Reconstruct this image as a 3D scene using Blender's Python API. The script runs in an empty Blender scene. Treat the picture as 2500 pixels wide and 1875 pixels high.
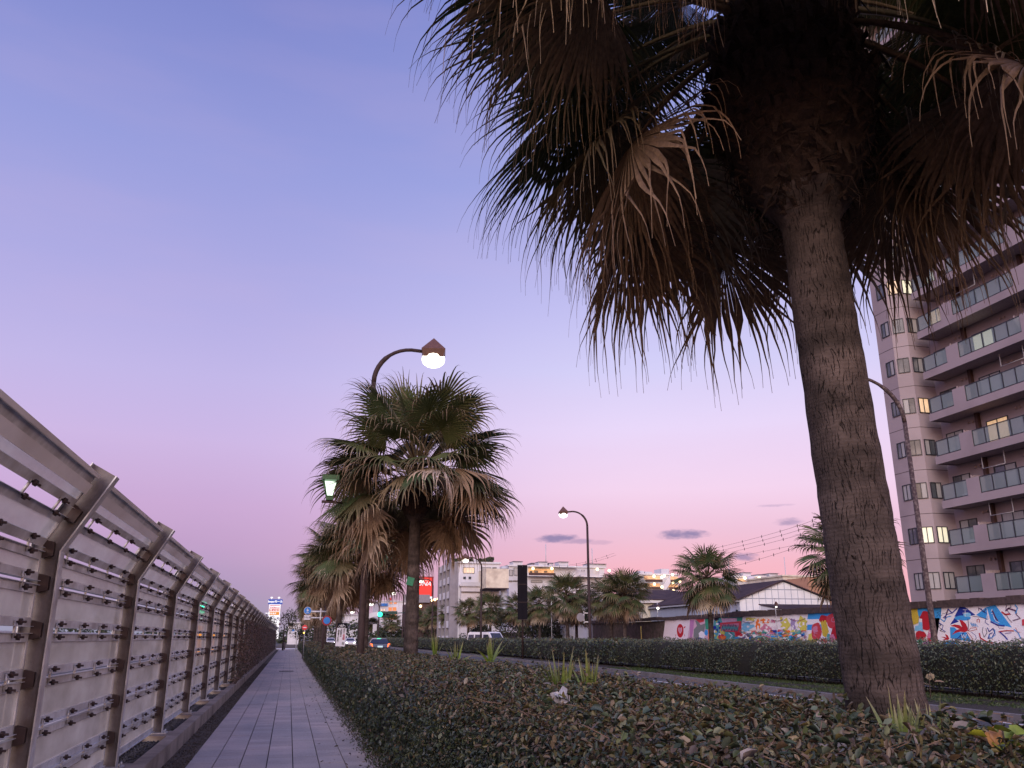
import bpy, math, random
import numpy as np
from mathutils import Vector
rad = math.radians
random.seed(5); rng = np.random.default_rng(11)
SC = bpy.context.scene; COL = SC.collection

# ------------------------------------------------------------------ camera, sky, sun, exposure
F_PX = 2060.0; CXP, CYP = 1250.0, 937.5; EYE = 1.5
TH = math.atan((1556.0 - CYP) / F_PX)
PSI = math.atan((CXP - 705.0) / math.hypot(F_PX, 1556.0 - CYP))
cam = bpy.data.cameras.new('camera'); camo = bpy.data.objects.new('camera', cam); COL.objects.link(camo)
cam.sensor_width = 36.0; cam.lens = F_PX / 2500 * 36; cam.clip_start = .05; cam.clip_end = 6000
camo.location = (0, 0, EYE); camo.rotation_euler = (rad(90) + TH, 0, -PSI)
SC.camera = camo
vF = np.array([math.sin(PSI) * math.cos(TH), math.cos(PSI) * math.cos(TH), math.sin(TH)])
vR = np.array([math.cos(PSI), -math.sin(PSI), 0.0]); vU = np.cross(vR, vF); vC = np.array([0, 0, EYE])
def ray(u, v): return vR * (u - CXP) - vU * (v - CYP) + vF * F_PX      # sight line used to survey positions in the street
def atX(u, v, x): r = ray(u, v); return vC + r * (x / r[0])
def atY(u, v, y): r = ray(u, v); return vC + r * (y / r[1])
def atZ(u, v, z): r = ray(u, v); return vC + r * ((z - EYE) / r[2])
def atD(u, v, d): r = ray(u, v); return vC + r * (d / math.hypot(r[0], r[1]))

def lin(c):
    o = []
    for x in c[:3]:
        x = x / 255.0; o.append(x / 12.92 if x <= .04045 else ((x + .055) / 1.055) ** 2.4)
    return (*o, 1.0)

W = bpy.data.worlds.new('World'); SC.world = W; W.use_nodes = True
nt = W.node_tree; nt.nodes.clear(); N = nt.nodes; Lk = nt.links
def wn(t, **k):
    n = N.new(t)
    for a, b in k.items(): setattr(n, a, b)
    return n
def wmath(op, a, b=None, clamp=False):
    n = wn('ShaderNodeMath', operation=op, use_clamp=clamp)
    for i, x in enumerate((a, b)):
        if x is None: continue
        if isinstance(x, (int, float)): n.inputs[i].default_value = x
        else: Lk.new(x, n.inputs[i])
    return n.outputs[0]
def wdot(a, vec):
    n = wn('ShaderNodeVectorMath', operation='DOT_PRODUCT'); Lk.new(a, n.inputs[0]); n.inputs[1].default_value = vec
    return n.outputs['Value']
def wrange(x, a, b, c=0.0, d=1.0, t='SMOOTHSTEP'):
    n = wn('ShaderNodeMapRange', interpolation_type=t); Lk.new(x, n.inputs[0])
    for i, q in enumerate((a, b, c, d)): n.inputs[i + 1].default_value = q
    return n.outputs[0]
def wmix(f, a, b):
    n = wn('ShaderNodeMix', data_type='RGBA')
    if isinstance(f, float): n.inputs[0].default_value = f
    else: Lk.new(f, n.inputs[0])
    for i, x in ((6, a), (7, b)):
        if isinstance(x, tuple): n.inputs[i].default_value = x
        else: Lk.new(x, n.inputs[i])
    return n.outputs[2]
tc = wn('ShaderNodeTexCoord').outputs['Generated']
sx = wn('ShaderNodeSeparateXYZ'); Lk.new(tc, sx.inputs[0])
hyp = wmath('SQRT', wmath('ADD', wmath('MULTIPLY', sx.outputs[0], sx.outputs[0]), wmath('MULTIPLY', sx.outputs[1], sx.outputs[1])))
hyp = wmath('MAXIMUM', hyp, .001)
sinaz = wmath('DIVIDE', sx.outputs[0], hyp); cosaz = wmath('DIVIDE', sx.outputs[1], hyp)
def ramp(stops):
    n = wn('ShaderNodeValToRGB'); cr = n.color_ramp; cr.interpolation = 'B_SPLINE' if False else 'EASE'
    cr.interpolation = 'LINEAR'
    while len(cr.elements) > 1: cr.elements.remove(cr.elements[-1])
    cr.elements[0].position = stops[0][0]; cr.elements[0].color = lin(stops[0][1])
    for p, c in stops[1:]:
        e = cr.elements.new(p); e.color = lin(c)
    Lk.new(sx.outputs[2], n.inputs[0]); return n.outputs[0]
left = ramp([(0, (146, 147, 170)), (.02, (152, 147, 174)), (.05, (168, 148, 182)), (.1, (186, 154, 194)), (.14, (194, 162, 204)), (.21, (197, 176, 220)),
             (.28, (187, 176, 223)), (.35, (173, 168, 220)), (.5, (146, 152, 212)), (.66, (118, 128, 195)), (1, (74, 88, 160))])
right = ramp([(0, (236, 166, 172)), (.03, (238, 170, 180)), (.077, (237, 178, 192)), (.115, (231, 188, 209)), (.163, (235, 205, 230)), (.235, (224, 208, 240)),
              (.30, (205, 201, 239)), (.37, (188, 186, 233)), (.5, (153, 160, 218)), (.66, (126, 138, 204)), (1, (76, 90, 163))])
back = ramp([(0, (255, 178, 130)), (.08, (255, 196, 150)), (.2, (250, 210, 186)), (.4, (205, 190, 214)), (.66, (140, 150, 205)), (1, (74, 88, 160))])
skyc = wmix(wrange(sinaz, -.12, .42), left, right)
skyc = wmix(wrange(cosaz, .35, -.75), skyc, back)
# small mauve evening clouds low over the roofs
wnz = wn('ShaderNodeTexNoise'); wnz.inputs['Scale'].default_value = 85; wnz.inputs['Detail'].default_value = 6
mp = wn('ShaderNodeMapping'); mp.inputs['Scale'].default_value = (1, 1, 2.6); Lk.new(tc, mp.inputs[0]); Lk.new(mp.outputs[0], wnz.inputs[0])
wob = wmath('MULTIPLY', wmath('SUBTRACT', wnz.outputs['Fac'], .5), 2.4)
mask = None
for (du, dv, hw, hh, amt) in ((1205, 1163, 46, 9, .85), (1245, 1169, 40, 6, .5), (1472, 1155, 50, 10, .85), (1705, 1127, 26, 8, .6), (1608, 1203, 26, 8, .7), (1675, 1092, 34, 3, .35), (1290, 1172, 34, 5, .25)):
    u, v = du * 1.13, dv * 1.13
    c = ray(u, v); c /= np.linalg.norm(c)
    t = np.cross(c, (0, 0, 1)); t /= np.linalg.norm(t); b = np.cross(t, c)
    a = wmath('MULTIPLY', wdot(tc, tuple(t)), F_PX / (hw * 1.13)); e = wmath('MULTIPLY', wdot(tc, tuple(b)), F_PX / (hh * 1.13))
    r2 = wmath('ADD', wmath('MULTIPLY', a, a), wmath('MULTIPLY', e, e))
    r2 = wmath('ADD', wmath('SUBTRACT', 1.6, r2), wob)
    m = wmath('MULTIPLY', wrange(r2, 0.0, 1.7), amt)
    m = wmath('MULTIPLY', m, wrange(wdot(tc, tuple(c)), .9, .95))
    mask = m if mask is None else wmath('MAXIMUM', mask, m)
hz = wn('ShaderNodeTexNoise'); hz.inputs['Scale'].default_value = 3.2; hz.inputs['Detail'].default_value = 5; mh = wn('ShaderNodeMapping'); mh.inputs['Scale'].default_value = (1, 1, 5); Lk.new(tc, mh.inputs[0]); Lk.new(mh.outputs[0], hz.inputs[0])
skyc = wmix(wrange(hz.outputs['Fac'], .4, .75, 0.0, .09), skyc, lin((214, 178, 206)))
skyc = wmix(mask, skyc, lin((128, 120, 162)))
bg = wn('ShaderNodeBackground'); Lk.new(skyc, bg.inputs[0]); Lk.new(wrange(cosaz, .3, -.8, 1.0, 2.5), bg.inputs[1])
wo = wn('ShaderNodeOutputWorld'); Lk.new(bg.outputs[0], wo.inputs[0])

sl = bpy.data.lights.new('sun', 'SUN'); so = bpy.data.objects.new('sun', sl); COL.objects.link(so)
sl.energy = 1.9; sl.angle = rad(38); sl.color = (1, .84, .72)
so.rotation_euler = (rad(63), 0, rad(-30))         # afterglow from behind the camera
SC.view_settings.view_transform = 'Standard'; SC.view_settings.look = 'None'
SC.view_settings.exposure = .14; SC.view_settings.gamma = 1
SC.cycles.max_bounces = 6; SC.cycles.transparent_max_bounces = 16; SC.cycles.diffuse_bounces = 3; SC.cycles.glossy_bounces = 2
SC.cycles.caustics_reflective = False; SC.cycles.caustics_refractive = False; SC.cycles.sample_clamp_indirect = 4
SC.cycles.use_denoising = True

# ------------------------------------------------------------------ object helpers
def tag(o, label=None, cat=None, group=None, kind=None):
    if label: o['label'] = label
    if cat: o['category'] = cat
    if group: o['group'] = group
    if kind: o['kind'] = kind
    return o
def empty(name, loc, label=None, cat=None, group=None, rz=0):
    o = bpy.data.objects.new(name, None); o.location = loc; o.rotation_euler = (0, 0, rz); COL.objects.link(o)
    o.empty_display_size = .2
    return tag(o, label, cat, group)
def link(name, data, parent=None, loc=None):
    o = bpy.data.objects.new(name, data); COL.objects.link(o)
    if parent: o.parent = parent
    if loc is not None: o.location = loc
    return o
def kids(o): return KID.get(o.name, [])
def copy_tree(src, loc, rz=0.0, scale=None):
    c = src.copy(); COL.objects.link(c); c.location = loc; c.rotation_euler = (0, 0, rz)
    if scale: c.scale = scale if isinstance(scale, tuple) else (scale,) * 3
    for ch in list(src.children):
        d = ch.copy(); COL.objects.link(d); d.parent = c
        for g in list(ch.children):
            e = g.copy(); COL.objects.link(e); e.parent = d
    return c

def np_mesh(name, V, F, mats, col=None, uv=None, smooth=False, midx=None):
    me = bpy.data.meshes.new(name); V = np.asarray(V, np.float32).reshape(-1, 3); F = np.asarray(F, np.int32)
    n, k = F.shape
    me.vertices.add(len(V)); me.vertices.foreach_set('co', V.ravel())
    me.loops.add(n * k); me.loops.foreach_set('vertex_index', F.ravel())
    me.polygons.add(n); me.polygons.foreach_set('loop_start', np.arange(0, n * k, k, dtype=np.int32))
    me.polygons.foreach_set('loop_total', np.full(n, k, np.int32))
    if smooth: me.polygons.foreach_set('use_smooth', np.ones(n, bool))
    if midx is not None: me.polygons.foreach_set('material_index', np.asarray(midx, np.int32))
    if col is not None:
        a = me.color_attributes.new('Col', 'FLOAT_COLOR', 'POINT'); c = np.ones((len(V), 4), np.float32); c[:, :3] = col
        a.data.foreach_set('color', c.ravel())
    if uv is not None:
        l = me.uv_layers.new(name='UVMap'); l.data.foreach_set('uv', np.asarray(uv, np.float32)[F.ravel()].ravel())
    for m in (mats if isinstance(mats, (list, tuple)) else [mats]): me.materials.append(m)
    me.update(calc_edges=True); me.validate()
    return me

class MB:
    """collects shapes; build() links them as one mesh object"""
    def __init__(s): s.v = []; s.f = []; s.m = []; s.cur = 0; s.sm = []
    def face(s, pts, smooth=False):
        i = len(s.v); s.v += [tuple(map(float, p)) for p in pts]; s.f.append(list(range(i, i + len(pts)))); s.m.append(s.cur); s.sm.append(smooth); return s
    def box(s, x0, x1, y0, y1, z0, z1):
        i = len(s.v); s.v += [(x, y, z) for z in (z0, z1) for (x, y) in ((x0, y0), (x1, y0), (x1, y1), (x0, y1))]
        for q in ((0, 3, 2, 1), (4, 5, 6, 7), (0, 1, 5, 4), (1, 2, 6, 5), (2, 3, 7, 6), (3, 0, 4, 7)):
            s.f.append([i + k for k in q]); s.m.append(s.cur); s.sm.append(False)
        return s
    def prism(s, base, top):
        n = len(base); i = len(s.v); s.v += [tuple(map(float, p)) for p in base] + [tuple(map(float, p)) for p in top]
        s.f += [[i + k for k in range(n)][::-1], [i + n + k for k in range(n)]] + [[i + k, i + (k + 1) % n, i + n + (k + 1) % n, i + n + k] for k in range(n)]
        s.m += [s.cur] * (n + 2); s.sm += [False] * (n + 2); return s
    def tube(s, pts, r, n=8, cap=True):
        pts = [Vector(p) for p in pts]; rs = r if isinstance(r, (list, tuple)) else [r] * len(pts); i = len(s.v)
        a0 = None
        for k, p in enumerate(pts):
            d = (pts[min(k + 1, len(pts) - 1)] - pts[max(k - 1, 0)]).normalized()
            if a0 is None: a0 = d.orthogonal().normalized()
            a0 = (a0 - d * a0.dot(d)).normalized(); b = d.cross(a0)
            for j in range(n):
                t = 2 * math.pi * j / n; s.v.append(tuple(p + (a0 * math.cos(t) + b * math.sin(t)) * rs[k]))
        for k in range(len(pts) - 1):
            for j in range(n):
                s.f.append([i + k * n + j, i + k * n + (j + 1) % n, i + (k + 1) * n + (j + 1) % n, i + (k + 1) * n + j]); s.m.append(s.cur); s.sm.append(True)
        if cap:
            for q in (list(range(i, i + n))[::-1], list(range(i + (len(pts) - 1) * n, i + len(pts) * n))):
                s.f.append(q); s.m.append(s.cur); s.sm.append(False)
        return s
    def ball(s, c, r, nu=12, nv=8, sq=1.0):
        i = len(s.v)
        for a in range(nv + 1):
            t = math.pi * a / nv
            for b in range(nu):
                p = 2 * math.pi * b / nu; s.v.append((c[0] + r * math.sin(t) * math.cos(p), c[1] + r * math.sin(t) * math.sin(p), c[2] + r * sq * math.cos(t)))
        for a in range(nv):
            for b in range(nu):
                s.f.append([i + a * nu + b, i + (a + 1) * nu + b, i + (a + 1) * nu + (b + 1) % nu, i + a * nu + (b + 1) % nu]); s.m.append(s.cur); s.sm.append(True)
        return s
    def mesh(s, name, mats):
        me = bpy.data.meshes.new(name); me.from_pydata(s.v, [], s.f)
        for m in (mats if isinstance(mats, (list, tuple)) else [mats]): me.materials.append(m)
        me.polygons.foreach_set('material_index', s.m); me.polygons.foreach_set('use_smooth', s.sm); me.update(); return me
    def build(s, name, mats, parent=None, loc=None): return link(name, s.mesh(name, mats), parent, loc)

# ------------------------------------------------------------------ materials
def mat(name, c, rough=.7, var=.25, scale=3.0, bump=0.0, bscale=40.0, metal=0.0, emit=None, es=0.0, spec=.4, alpha=1.0, stretch=(1, 1, 1), dirt=None, dscale=.6, coat=0.0):
    m = bpy.data.materials.new(name); m.use_nodes = True; t = m.node_tree; p = t.nodes['Principled BSDF']
    p.inputs['Roughness'].default_value = rough; p.inputs['Metallic'].default_value = metal; p.inputs['Specular IOR Level'].default_value = spec
    if coat: p.inputs['Coat Weight'].default_value = coat
    g = t.nodes.new('ShaderNodeNewGeometry'); mp = t.nodes.new('ShaderNodeMapping'); mp.inputs['Scale'].default_value = stretch
    t.links.new(g.outputs['Position'], mp.inputs[0])
    nz = t.nodes.new('ShaderNodeTexNoise'); nz.inputs['Scale'].default_value = scale; nz.inputs['Detail'].default_value = 8; nz.inputs['Roughness'].default_value = .65
    t.links.new(mp.outputs[0], nz.inputs[0])
    rp = t.nodes.new('ShaderNodeMapRange'); t.links.new(nz.outputs['Fac'], rp.inputs[0])
    rp.inputs[1].default_value = .3; rp.inputs[2].default_value = .7; rp.inputs[3].default_value = 1 - var; rp.inputs[4].default_value = 1 + var
    mx = t.nodes.new('ShaderNodeVectorMath'); mx.operation = 'SCALE'; mx.inputs[0].default_value = c[:3]; t.links.new(rp.outputs[0], mx.inputs['Scale'])
    out = mx.outputs[0]
    if dirt:
        n2 = t.nodes.new('ShaderNodeTexNoise'); n2.inputs['Scale'].default_value = dscale; n2.inputs['Detail'].default_value = 5; t.links.new(mp.outputs[0], n2.inputs[0])
        r2 = t.nodes.new('ShaderNodeMapRange'); t.links.new(n2.outputs['Fac'], r2.inputs[0]); r2.inputs[1].default_value = .45; r2.inputs[2].default_value = .7
        m2 = t.nodes.new('ShaderNodeMix'); m2.data_type = 'RGBA'; t.links.new(r2.outputs[0], m2.inputs[0]); t.links.new(out, m2.inputs[6]); m2.inputs[7].default_value = (*dirt[:3], 1); out = m2.outputs[2]
    t.links.new(out, p.inputs['Base Color'])
    if bump:
        n3 = t.nodes.new('ShaderNodeTexNoise'); n3.inputs['Scale'].default_value = bscale; n3.inputs['Detail'].default_value = 6; t.links.new(mp.outputs[0], n3.inputs[0])
        b = t.nodes.new('ShaderNodeBump'); b.inputs['Strength'].default_value = bump; b.inputs['Distance'].default_value = .02; t.links.new(n3.outputs['Fac'], b.inputs['Height']); t.links.new(b.outputs[0], p.inputs['Normal'])
    if emit: p.inputs['Emission Color'].default_value = (*emit[:3], 1); p.inputs['Emission Strength'].default_value = es
    if alpha < 1: p.inputs['Alpha'].default_value = alpha
    return m
def glow(name, c, s):
    m = bpy.data.materials.new(name); m.use_nodes = True; t = m.node_tree; t.nodes.clear()
    e = t.nodes.new('ShaderNodeEmission'); e.inputs[0].default_value = (*c[:3], 1); e.inputs[1].default_value = s
    o = t.nodes.new('ShaderNodeOutputMaterial'); t.links.new(e.outputs[0], o.inputs[0]); return m
def colmat(name, rough=.5, spec=.4, trans=0.0, mul=1.0):
    m = bpy.data.materials.new(name); m.use_nodes = True; t = m.node_tree; p = t.nodes['Principled BSDF']
    a = t.nodes.new('ShaderNodeAttribute'); a.attribute_name = 'Col'
    nz = t.nodes.new('ShaderNodeTexNoise'); nz.inputs['Scale'].default_value = 30; g = t.nodes.new('ShaderNodeNewGeometry'); t.links.new(g.outputs['Position'], nz.inputs[0])
    mr = t.nodes.new('ShaderNodeMapRange'); t.links.new(nz.outputs['Fac'], mr.inputs[0]); mr.inputs[1].default_value = .3; mr.inputs[2].default_value = .7; mr.inputs[3].default_value = .75 * mul; mr.inputs[4].default_value = 1.25 * mul
    mx = t.nodes.new('ShaderNodeVectorMath'); mx.operation = 'SCALE'; t.links.new(a.outputs['Color'], mx.inputs[0]); t.links.new(mr.outputs[0], mx.inputs['Scale'])
    t.links.new(mx.outputs[0], p.inputs['Base Color']); p.inputs['Roughness'].default_value = rough; p.inputs['Specular IOR Level'].default_value = spec
    if trans:
        tr = t.nodes.new('ShaderNodeBsdfTranslucent'); t.links.new(mx.outputs[0], tr.inputs[0]); ms = t.nodes.new('ShaderNodeMixShader'); ms.inputs[0].default_value = trans
        t.links.new(p.outputs[0], ms.inputs[1]); t.links.new(tr.outputs[0], ms.inputs[2]); t.links.new(ms.outputs[0], t.nodes['Material Output'].inputs[0])
    return m
M = {}
M['asphalt'] = mat('asphalt', (.055, .055, .06), .85, .3, 6, .4, 220, dirt=(.085, .082, .085), dscale=.25)
M['earth'] = mat('earth', (.085, .068, .055), .95, .5, 8, .8, 60)
M['soil'] = mat('soil', (.03, .023, .018), .95, .5, 9, .8, 50)
M['concrete'] = mat('concrete', (.30, .25, .215), .85, .22, 5, .35, 120, dirt=(.15, .12, .10), dscale=1.6)
M['kerb'] = mat('kerb_stone', (.17, .155, .16), .85, .2, 6, .35, 100, dirt=(.12, .11, .11), dscale=1.2)
M['gravel'] = mat('gravel_stone', (.05, .048, .06), .9, .5, 40, .4, 200)
M['galv'] = mat('galvanised_steel', (.5, .51, .54), .5, .22, 12, .12, 60, metal=.3, dirt=(.27, .25, .25), dscale=2.5)
M['rail'] = mat('dull_aluminium_rail', (.58, .60, .64), .42, .2, 10, metal=.2, dirt=(.34, .33, .34), dscale=3)
M['postweb'] = mat('stained_steel_web', (.14, .125, .128), .7, .3, 9, .15, 60, dirt=(.08, .06, .055), dscale=4)
M['brownsteel'] = mat('brown_painted_steel', (.042, .027, .029), .7, .3, 20, .1, 60, dirt=(.025, .016, .015), dscale=5, spec=.2)
M['rustpole'] = mat('weathered_brown_steel', (.036, .02, .022), .7, .4, 25, .25, 60, dirt=(.13, .10, .095), dscale=14)
M['bolt'] = mat('dark_bolt_steel', (.035, .022, .024), .5, .3, 20, metal=.3)
M['white'] = mat('white_paint', (.72, .72, .74), .6, .1, 2, dirt=(.5, .48, .47), dscale=1.0)
M['coolwhite'] = mat('cool_white_panel', (.80, .82, .88), .55, .06, 2)
M['cream'] = mat('cream_cladding', (.60, .56, .47), .7, .1, 2, dirt=(.42, .37, .31), dscale=.7)
M['bwhite'] = mat('white_render_wall', (.56, .57, .62), .75, .1, 1, dirt=(.42, .42, .45), dscale=.25)
M['bgrey'] = mat('grey_render_wall', (.22, .21, .24), .8, .12, 1)
M['bdark'] = mat('dark_metal_roof', (.06, .045, .055), .95, .25, 2, stretch=(1, 1, 1), dirt=(.085, .06, .065), dscale=.7, spec=.05)
M['bblue'] = mat('pale_blue_metal', (.36, .40, .50), .5, .12, 2, stretch=(1, 1, .2))
M['shutter'] = mat('blue_shutter', (.10, .17, .22), .5, .15, 2)
M['tan'] = mat('tan_render_wall', (.46, .26, .17), .8, .1, 2)
M['brownwall'] = mat('brown_stone_wall', (.085, .06, .055), .95, .5, 4, .8, 14, dirt=(.045, .04, .028), dscale=1.5)
M['wallcap'] = mat('dark_wall_coping', (.065, .045, .045), .95, .45, 5, .6, 20)
M['mosaic'] = None
M['frame'] = mat('dark_window_frame', (.022, .024, .034), .4, .1, 3)
M['glassdark'] = mat('window_glass', (.05, .06, .075), .12, .4, 1.3, spec=.8, dirt=(.17, .17, .18), dscale=.9)
M['curtain'] = mat('curtained_window', (.30, .30, .31), .35, .25, 6, spec=.6, stretch=(6, 6, .3))
M['litwarm'] = mat('lit_window', (.6, .5, .4), .4, .4, 2.0, emit=(1, .62, .28), es=.45, stretch=(3, 3, 1))
M['litpale'] = mat('lit_curtained_window', (.6, .6, .5), .4, .3, 4.0, emit=(.95, .9, .62), es=.5, stretch=(5, 5, .5))
M['litorange'] = glow('orange_lit_room', (1, .33, .14), .9)
M['litcorr'] = mat('lit_corridor_wall', (.6, .4, .25), .6, .5, 1.5, emit=(1, .45, .16), es=.35)
M['brownrail'] = mat('brown_balcony_panel', (.06, .032, .03), .7, .2, 4)
M['lampglow'] = glow('street_lamp_light', (1, .9, .74), 5)
M['farlamp'] = glow('far_lamp_light', (1, .93, .84), 3)
M['lampdot'] = glow('corridor_lamp_light', (1, .72, .38), 5)
M['lampshade'] = mat('copper_lamp_shade', (.10, .05, .04), .5, .2, 10)
M['red'] = mat('red_sign_face', (.62, .04, .03), .5, .08, 1, emit=(.75, .03, .02), es=.35)
M['darkred'] = mat('dark_red_sign_edge', (.22, .015, .02), .6, .1, 1)
M['signwhite'] = glow('backlit_white_sign', (1, .93, 1), 1.05)
M['signblue'] = mat('backlit_blue_sign', (.02, .05, .22), .5, .2, .6, emit=(.02, .09, .5), es=.45)
M['signred'] = glow('backlit_red_print', (.75, .06, .12), .8)
M['signorange'] = glow('orange_sign_and_bed_glow', (.9, .33, .06), .9)
M['signpink'] = glow('backlit_pink_sign', (1, .70, .66), 1.0)
M['signviolet'] = glow('backlit_violet_print', (.12, .08, .3), .6)
M['ink'] = mat('black_print', (.010, .009, .013), .9, .1, 1, spec=.08)
M['inkgrey'] = mat('grey_print', (.10, .10, .14), .6, .1, 1)
M['inkred'] = mat('red_print', (.45, .05, .12), .6, .1, 1)
M['signboard'] = mat('white_sign_face', (.62, .62, .70), .5, .06, 2)
M['blueround'] = mat('blue_sign_face', (.02, .16, .50), .45, .1, 2)
M['redround'] = mat('red_sign_disc', (.55, .04, .05), .45, .1, 2)
M['greytube'] = mat('pale_steel_tube', (.45, .46, .50), .5, .1, 4, metal=.2)
M['greenlight'] = glow('green_signal_light', (.05, 1, .55), 2.6)
M['greendark'] = mat('green_signal_housing', (.02, .06, .05), .5, .1, 2)
M['lanterngreen'] = mat('green_lantern_frame', (.03, .09, .035), .5, .2, 8)
M['lanternglow'] = glow('lantern_glass_light', (.82, 1, .80), 1.6)
M['tyre'] = mat('black_rubber', (.02, .02, .02), .8, .1, 3)
M['carblack'] = mat('dark_blue_car_paint', (.03, .035, .06), .25, .1, 2, spec=.6, coat=.6)
M['carglass'] = mat('tinted_car_glass', (.03, .035, .05), .08, .1, 2, spec=.8)
M['vanwhite'] = mat('white_van_paint', (.7, .7, .74), .3, .05, 2, coat=.5)
M['taillight'] = glow('tail_light', (1, .16, .03), 3.0)
M['amber'] = glow('amber_light', (1, .5, .1), 3.5)
M['headlight'] = glow('headlight_beam_lens', (1, .96, 1), 9)
M['plate'] = glow('lit_number_plate', (.75, .9, 1), .8)
M['yellow'] = mat('yellow_paint', (.5, .38, .10), .6, .1, 2)
M['leaf'] = colmat('hedge_leaf', .42, .45, .15)
M['frond'] = colmat('palm_frond_leaf', .6, .25, .10)
M['paint'] = colmat('mural_paint', .75, .2)
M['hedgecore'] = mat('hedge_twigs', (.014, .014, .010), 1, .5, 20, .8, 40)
M['foliagedark'] = colmat('tree_leaf', .6, .25, .15)
M['bark'] = mat('tree_bark', (.06, .045, .04), .95, .4, 6, .6, 25)
M['greentag'] = mat('green_tree_tag', (.02, .16, .09), .5, .2, 20)
M['roadpaint'] = mat('worn_road_paint', (.55, .55, .56), .8, .3, 12)
M['sheet'] = mat('corrugated_white_sheet', (.52, .50, .54), .5, .1, 2)
M['wire'] = mat('black_cable', (.03, .02, .03), .7, .1, 3)

# mosaic tile of the tower block
m = mat('mauve_mosaic_tile', (.31, .258, .282), .55, .18, 60, .25, 90, dirt=(.25, .205, .225), dscale=.35)
M['mosaic'] = m
M['mosaicdark'] = mat('mauve_mosaic_soffit', (.32, .26, .28), .8, .2, 8, .2, 60)

# frosted fence panel: part see-through, part diffusing
m = bpy.data.materials.new('frosted_panel'); m.use_nodes = True; t = m.node_tree; p = t.nodes['Principled BSDF']
p.inputs['Roughness'].default_value = .2; p.inputs['Specular IOR Level'].default_value = .8
g = t.nodes.new('ShaderNodeNewGeometry'); mp = t.nodes.new('ShaderNodeMapping'); mp.inputs['Scale'].default_value = (1, 1, 2.2); t.links.new(g.outputs['Position'], mp.inputs[0])
nz = t.nodes.new('ShaderNodeTexNoise'); nz.inputs['Scale'].default_value = 1.5; nz.inputs['Detail'].default_value = 6; nz.inputs['Roughness'].default_value = .55; t.links.new(mp.outputs[0], nz.inputs[0])
cr = t.nodes.new('ShaderNodeValToRGB'); cr.color_ramp.elements[0].position = .28; cr.color_ramp.elements[0].color = (.38, .37, .355, 1); cr.color_ramp.elements[1].position = .72; cr.color_ramp.elements[1].color = (.64, .65, .67, 1)
t.links.new(nz.outputs['Fac'], cr.inputs[0]); t.links.new(cr.outputs[0], p.inputs['Base Color'])
tr = t.nodes.new('ShaderNodeBsdfTranslucent'); t.links.new(cr.outputs[0], tr.inputs[0])
tp = t.nodes.new('ShaderNodeBsdfTransparent'); tp.inputs[0].default_value = (.96, .93, .91, 1)
a1 = t.nodes.new('ShaderNodeMixShader'); a1.inputs[0].default_value = .55; t.links.new(p.outputs[0], a1.inputs[1]); t.links.new(tr.outputs[0], a1.inputs[2])
a2 = t.nodes.new('ShaderNodeMixShader'); fm = t.nodes.new('ShaderNodeMapRange'); t.links.new(nz.outputs['Fac'], fm.inputs[0]); fm.inputs[1].default_value = .35; fm.inputs[2].default_value = .65; fm.inputs[3].default_value = .42; fm.inputs[4].default_value = .28
t.links.new(fm.outputs[0], a2.inputs[0]); t.links.new(a1.outputs[0], a2.inputs[1]); t.links.new(tp.outputs[0], a2.inputs[2]); t.links.new(a2.outputs[0], t.nodes['Material Output'].inputs[0])
M['panel'] = m
# balcony glass
m = bpy.data.materials.new('balcony_glass'); m.use_nodes = True; t = m.node_tree; p = t.nodes['Principled BSDF']
p.inputs['Base Color'].default_value = (.22, .29, .30, 1); p.inputs['Roughness'].default_value = .12; p.inputs['Specular IOR Level'].default_value = .8
tp = t.nodes.new('ShaderNodeBsdfTransparent'); tp.inputs[0].default_value = (.7, .78, .8, 1); a2 = t.nodes.new('ShaderNodeMixShader'); a2.inputs[0].default_value = .45
t.links.new(p.outputs[0], a2.inputs[1]); t.links.new(tp.outputs[0], a2.inputs[2]); t.links.new(a2.outputs[0], t.nodes['Material Output'].inputs[0]); M['bglass'] = m
# paving tile: speckled pale concrete, each tile its own shade, faint rosy stains, bluish shading bands painted into the colour
m = bpy.data.materials.new('paving_tile'); m.use_nodes = True; t = m.node_tree; p = t.nodes['Principled BSDF']; p.inputs['Roughness'].default_value = .8
g = t.nodes.new('ShaderNodeNewGeometry'); oi = t.nodes.new('ShaderNodeObjectInfo')
n1 = t.nodes.new('ShaderNodeTexNoise'); n1.inputs['Scale'].default_value = 160; n1.inputs['Detail'].default_value = 3; t.links.new(g.outputs['Position'], n1.inputs[0])
c1 = t.nodes.new('ShaderNodeValToRGB'); c1.color_ramp.elements[0].position = .35; c1.color_ramp.elements[0].color = (.30, .265, .245, 1); c1.color_ramp.elements[1].position = .62; c1.color_ramp.elements[1].color = (.60, .53, .47, 1); t.links.new(n1.outputs['Fac'], c1.inputs[0])
mp = t.nodes.new('ShaderNodeMapping'); mp.inputs['Scale'].default_value = (.5, .22, 1); t.links.new(g.outputs['Position'], mp.inputs[0])
n2 = t.nodes.new('ShaderNodeTexNoise'); n2.inputs['Scale'].default_value = 1.6; n2.inputs['Detail'].default_value = 4; t.links.new(mp.outputs[0], n2.inputs[0])
c2 = t.nodes.new('ShaderNodeValToRGB'); c2.color_ramp.elements[0].position = .36; c2.color_ramp.elements[0].color = (.70, .72, .76, 1); c2.color_ramp.elements[1].position = .62; c2.color_ramp.elements[1].color = (1.0, .93, .93, 1); t.links.new(n2.outputs['Fac'], c2.inputs[0])
mx = t.nodes.new('ShaderNodeMix'); mx.data_type = 'RGBA'; mx.blend_type = 'MULTIPLY'; mx.inputs[0].default_value = 1; t.links.new(c1.outputs[0], mx.inputs[6]); t.links.new(c2.outputs[0], mx.inputs[7])
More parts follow.
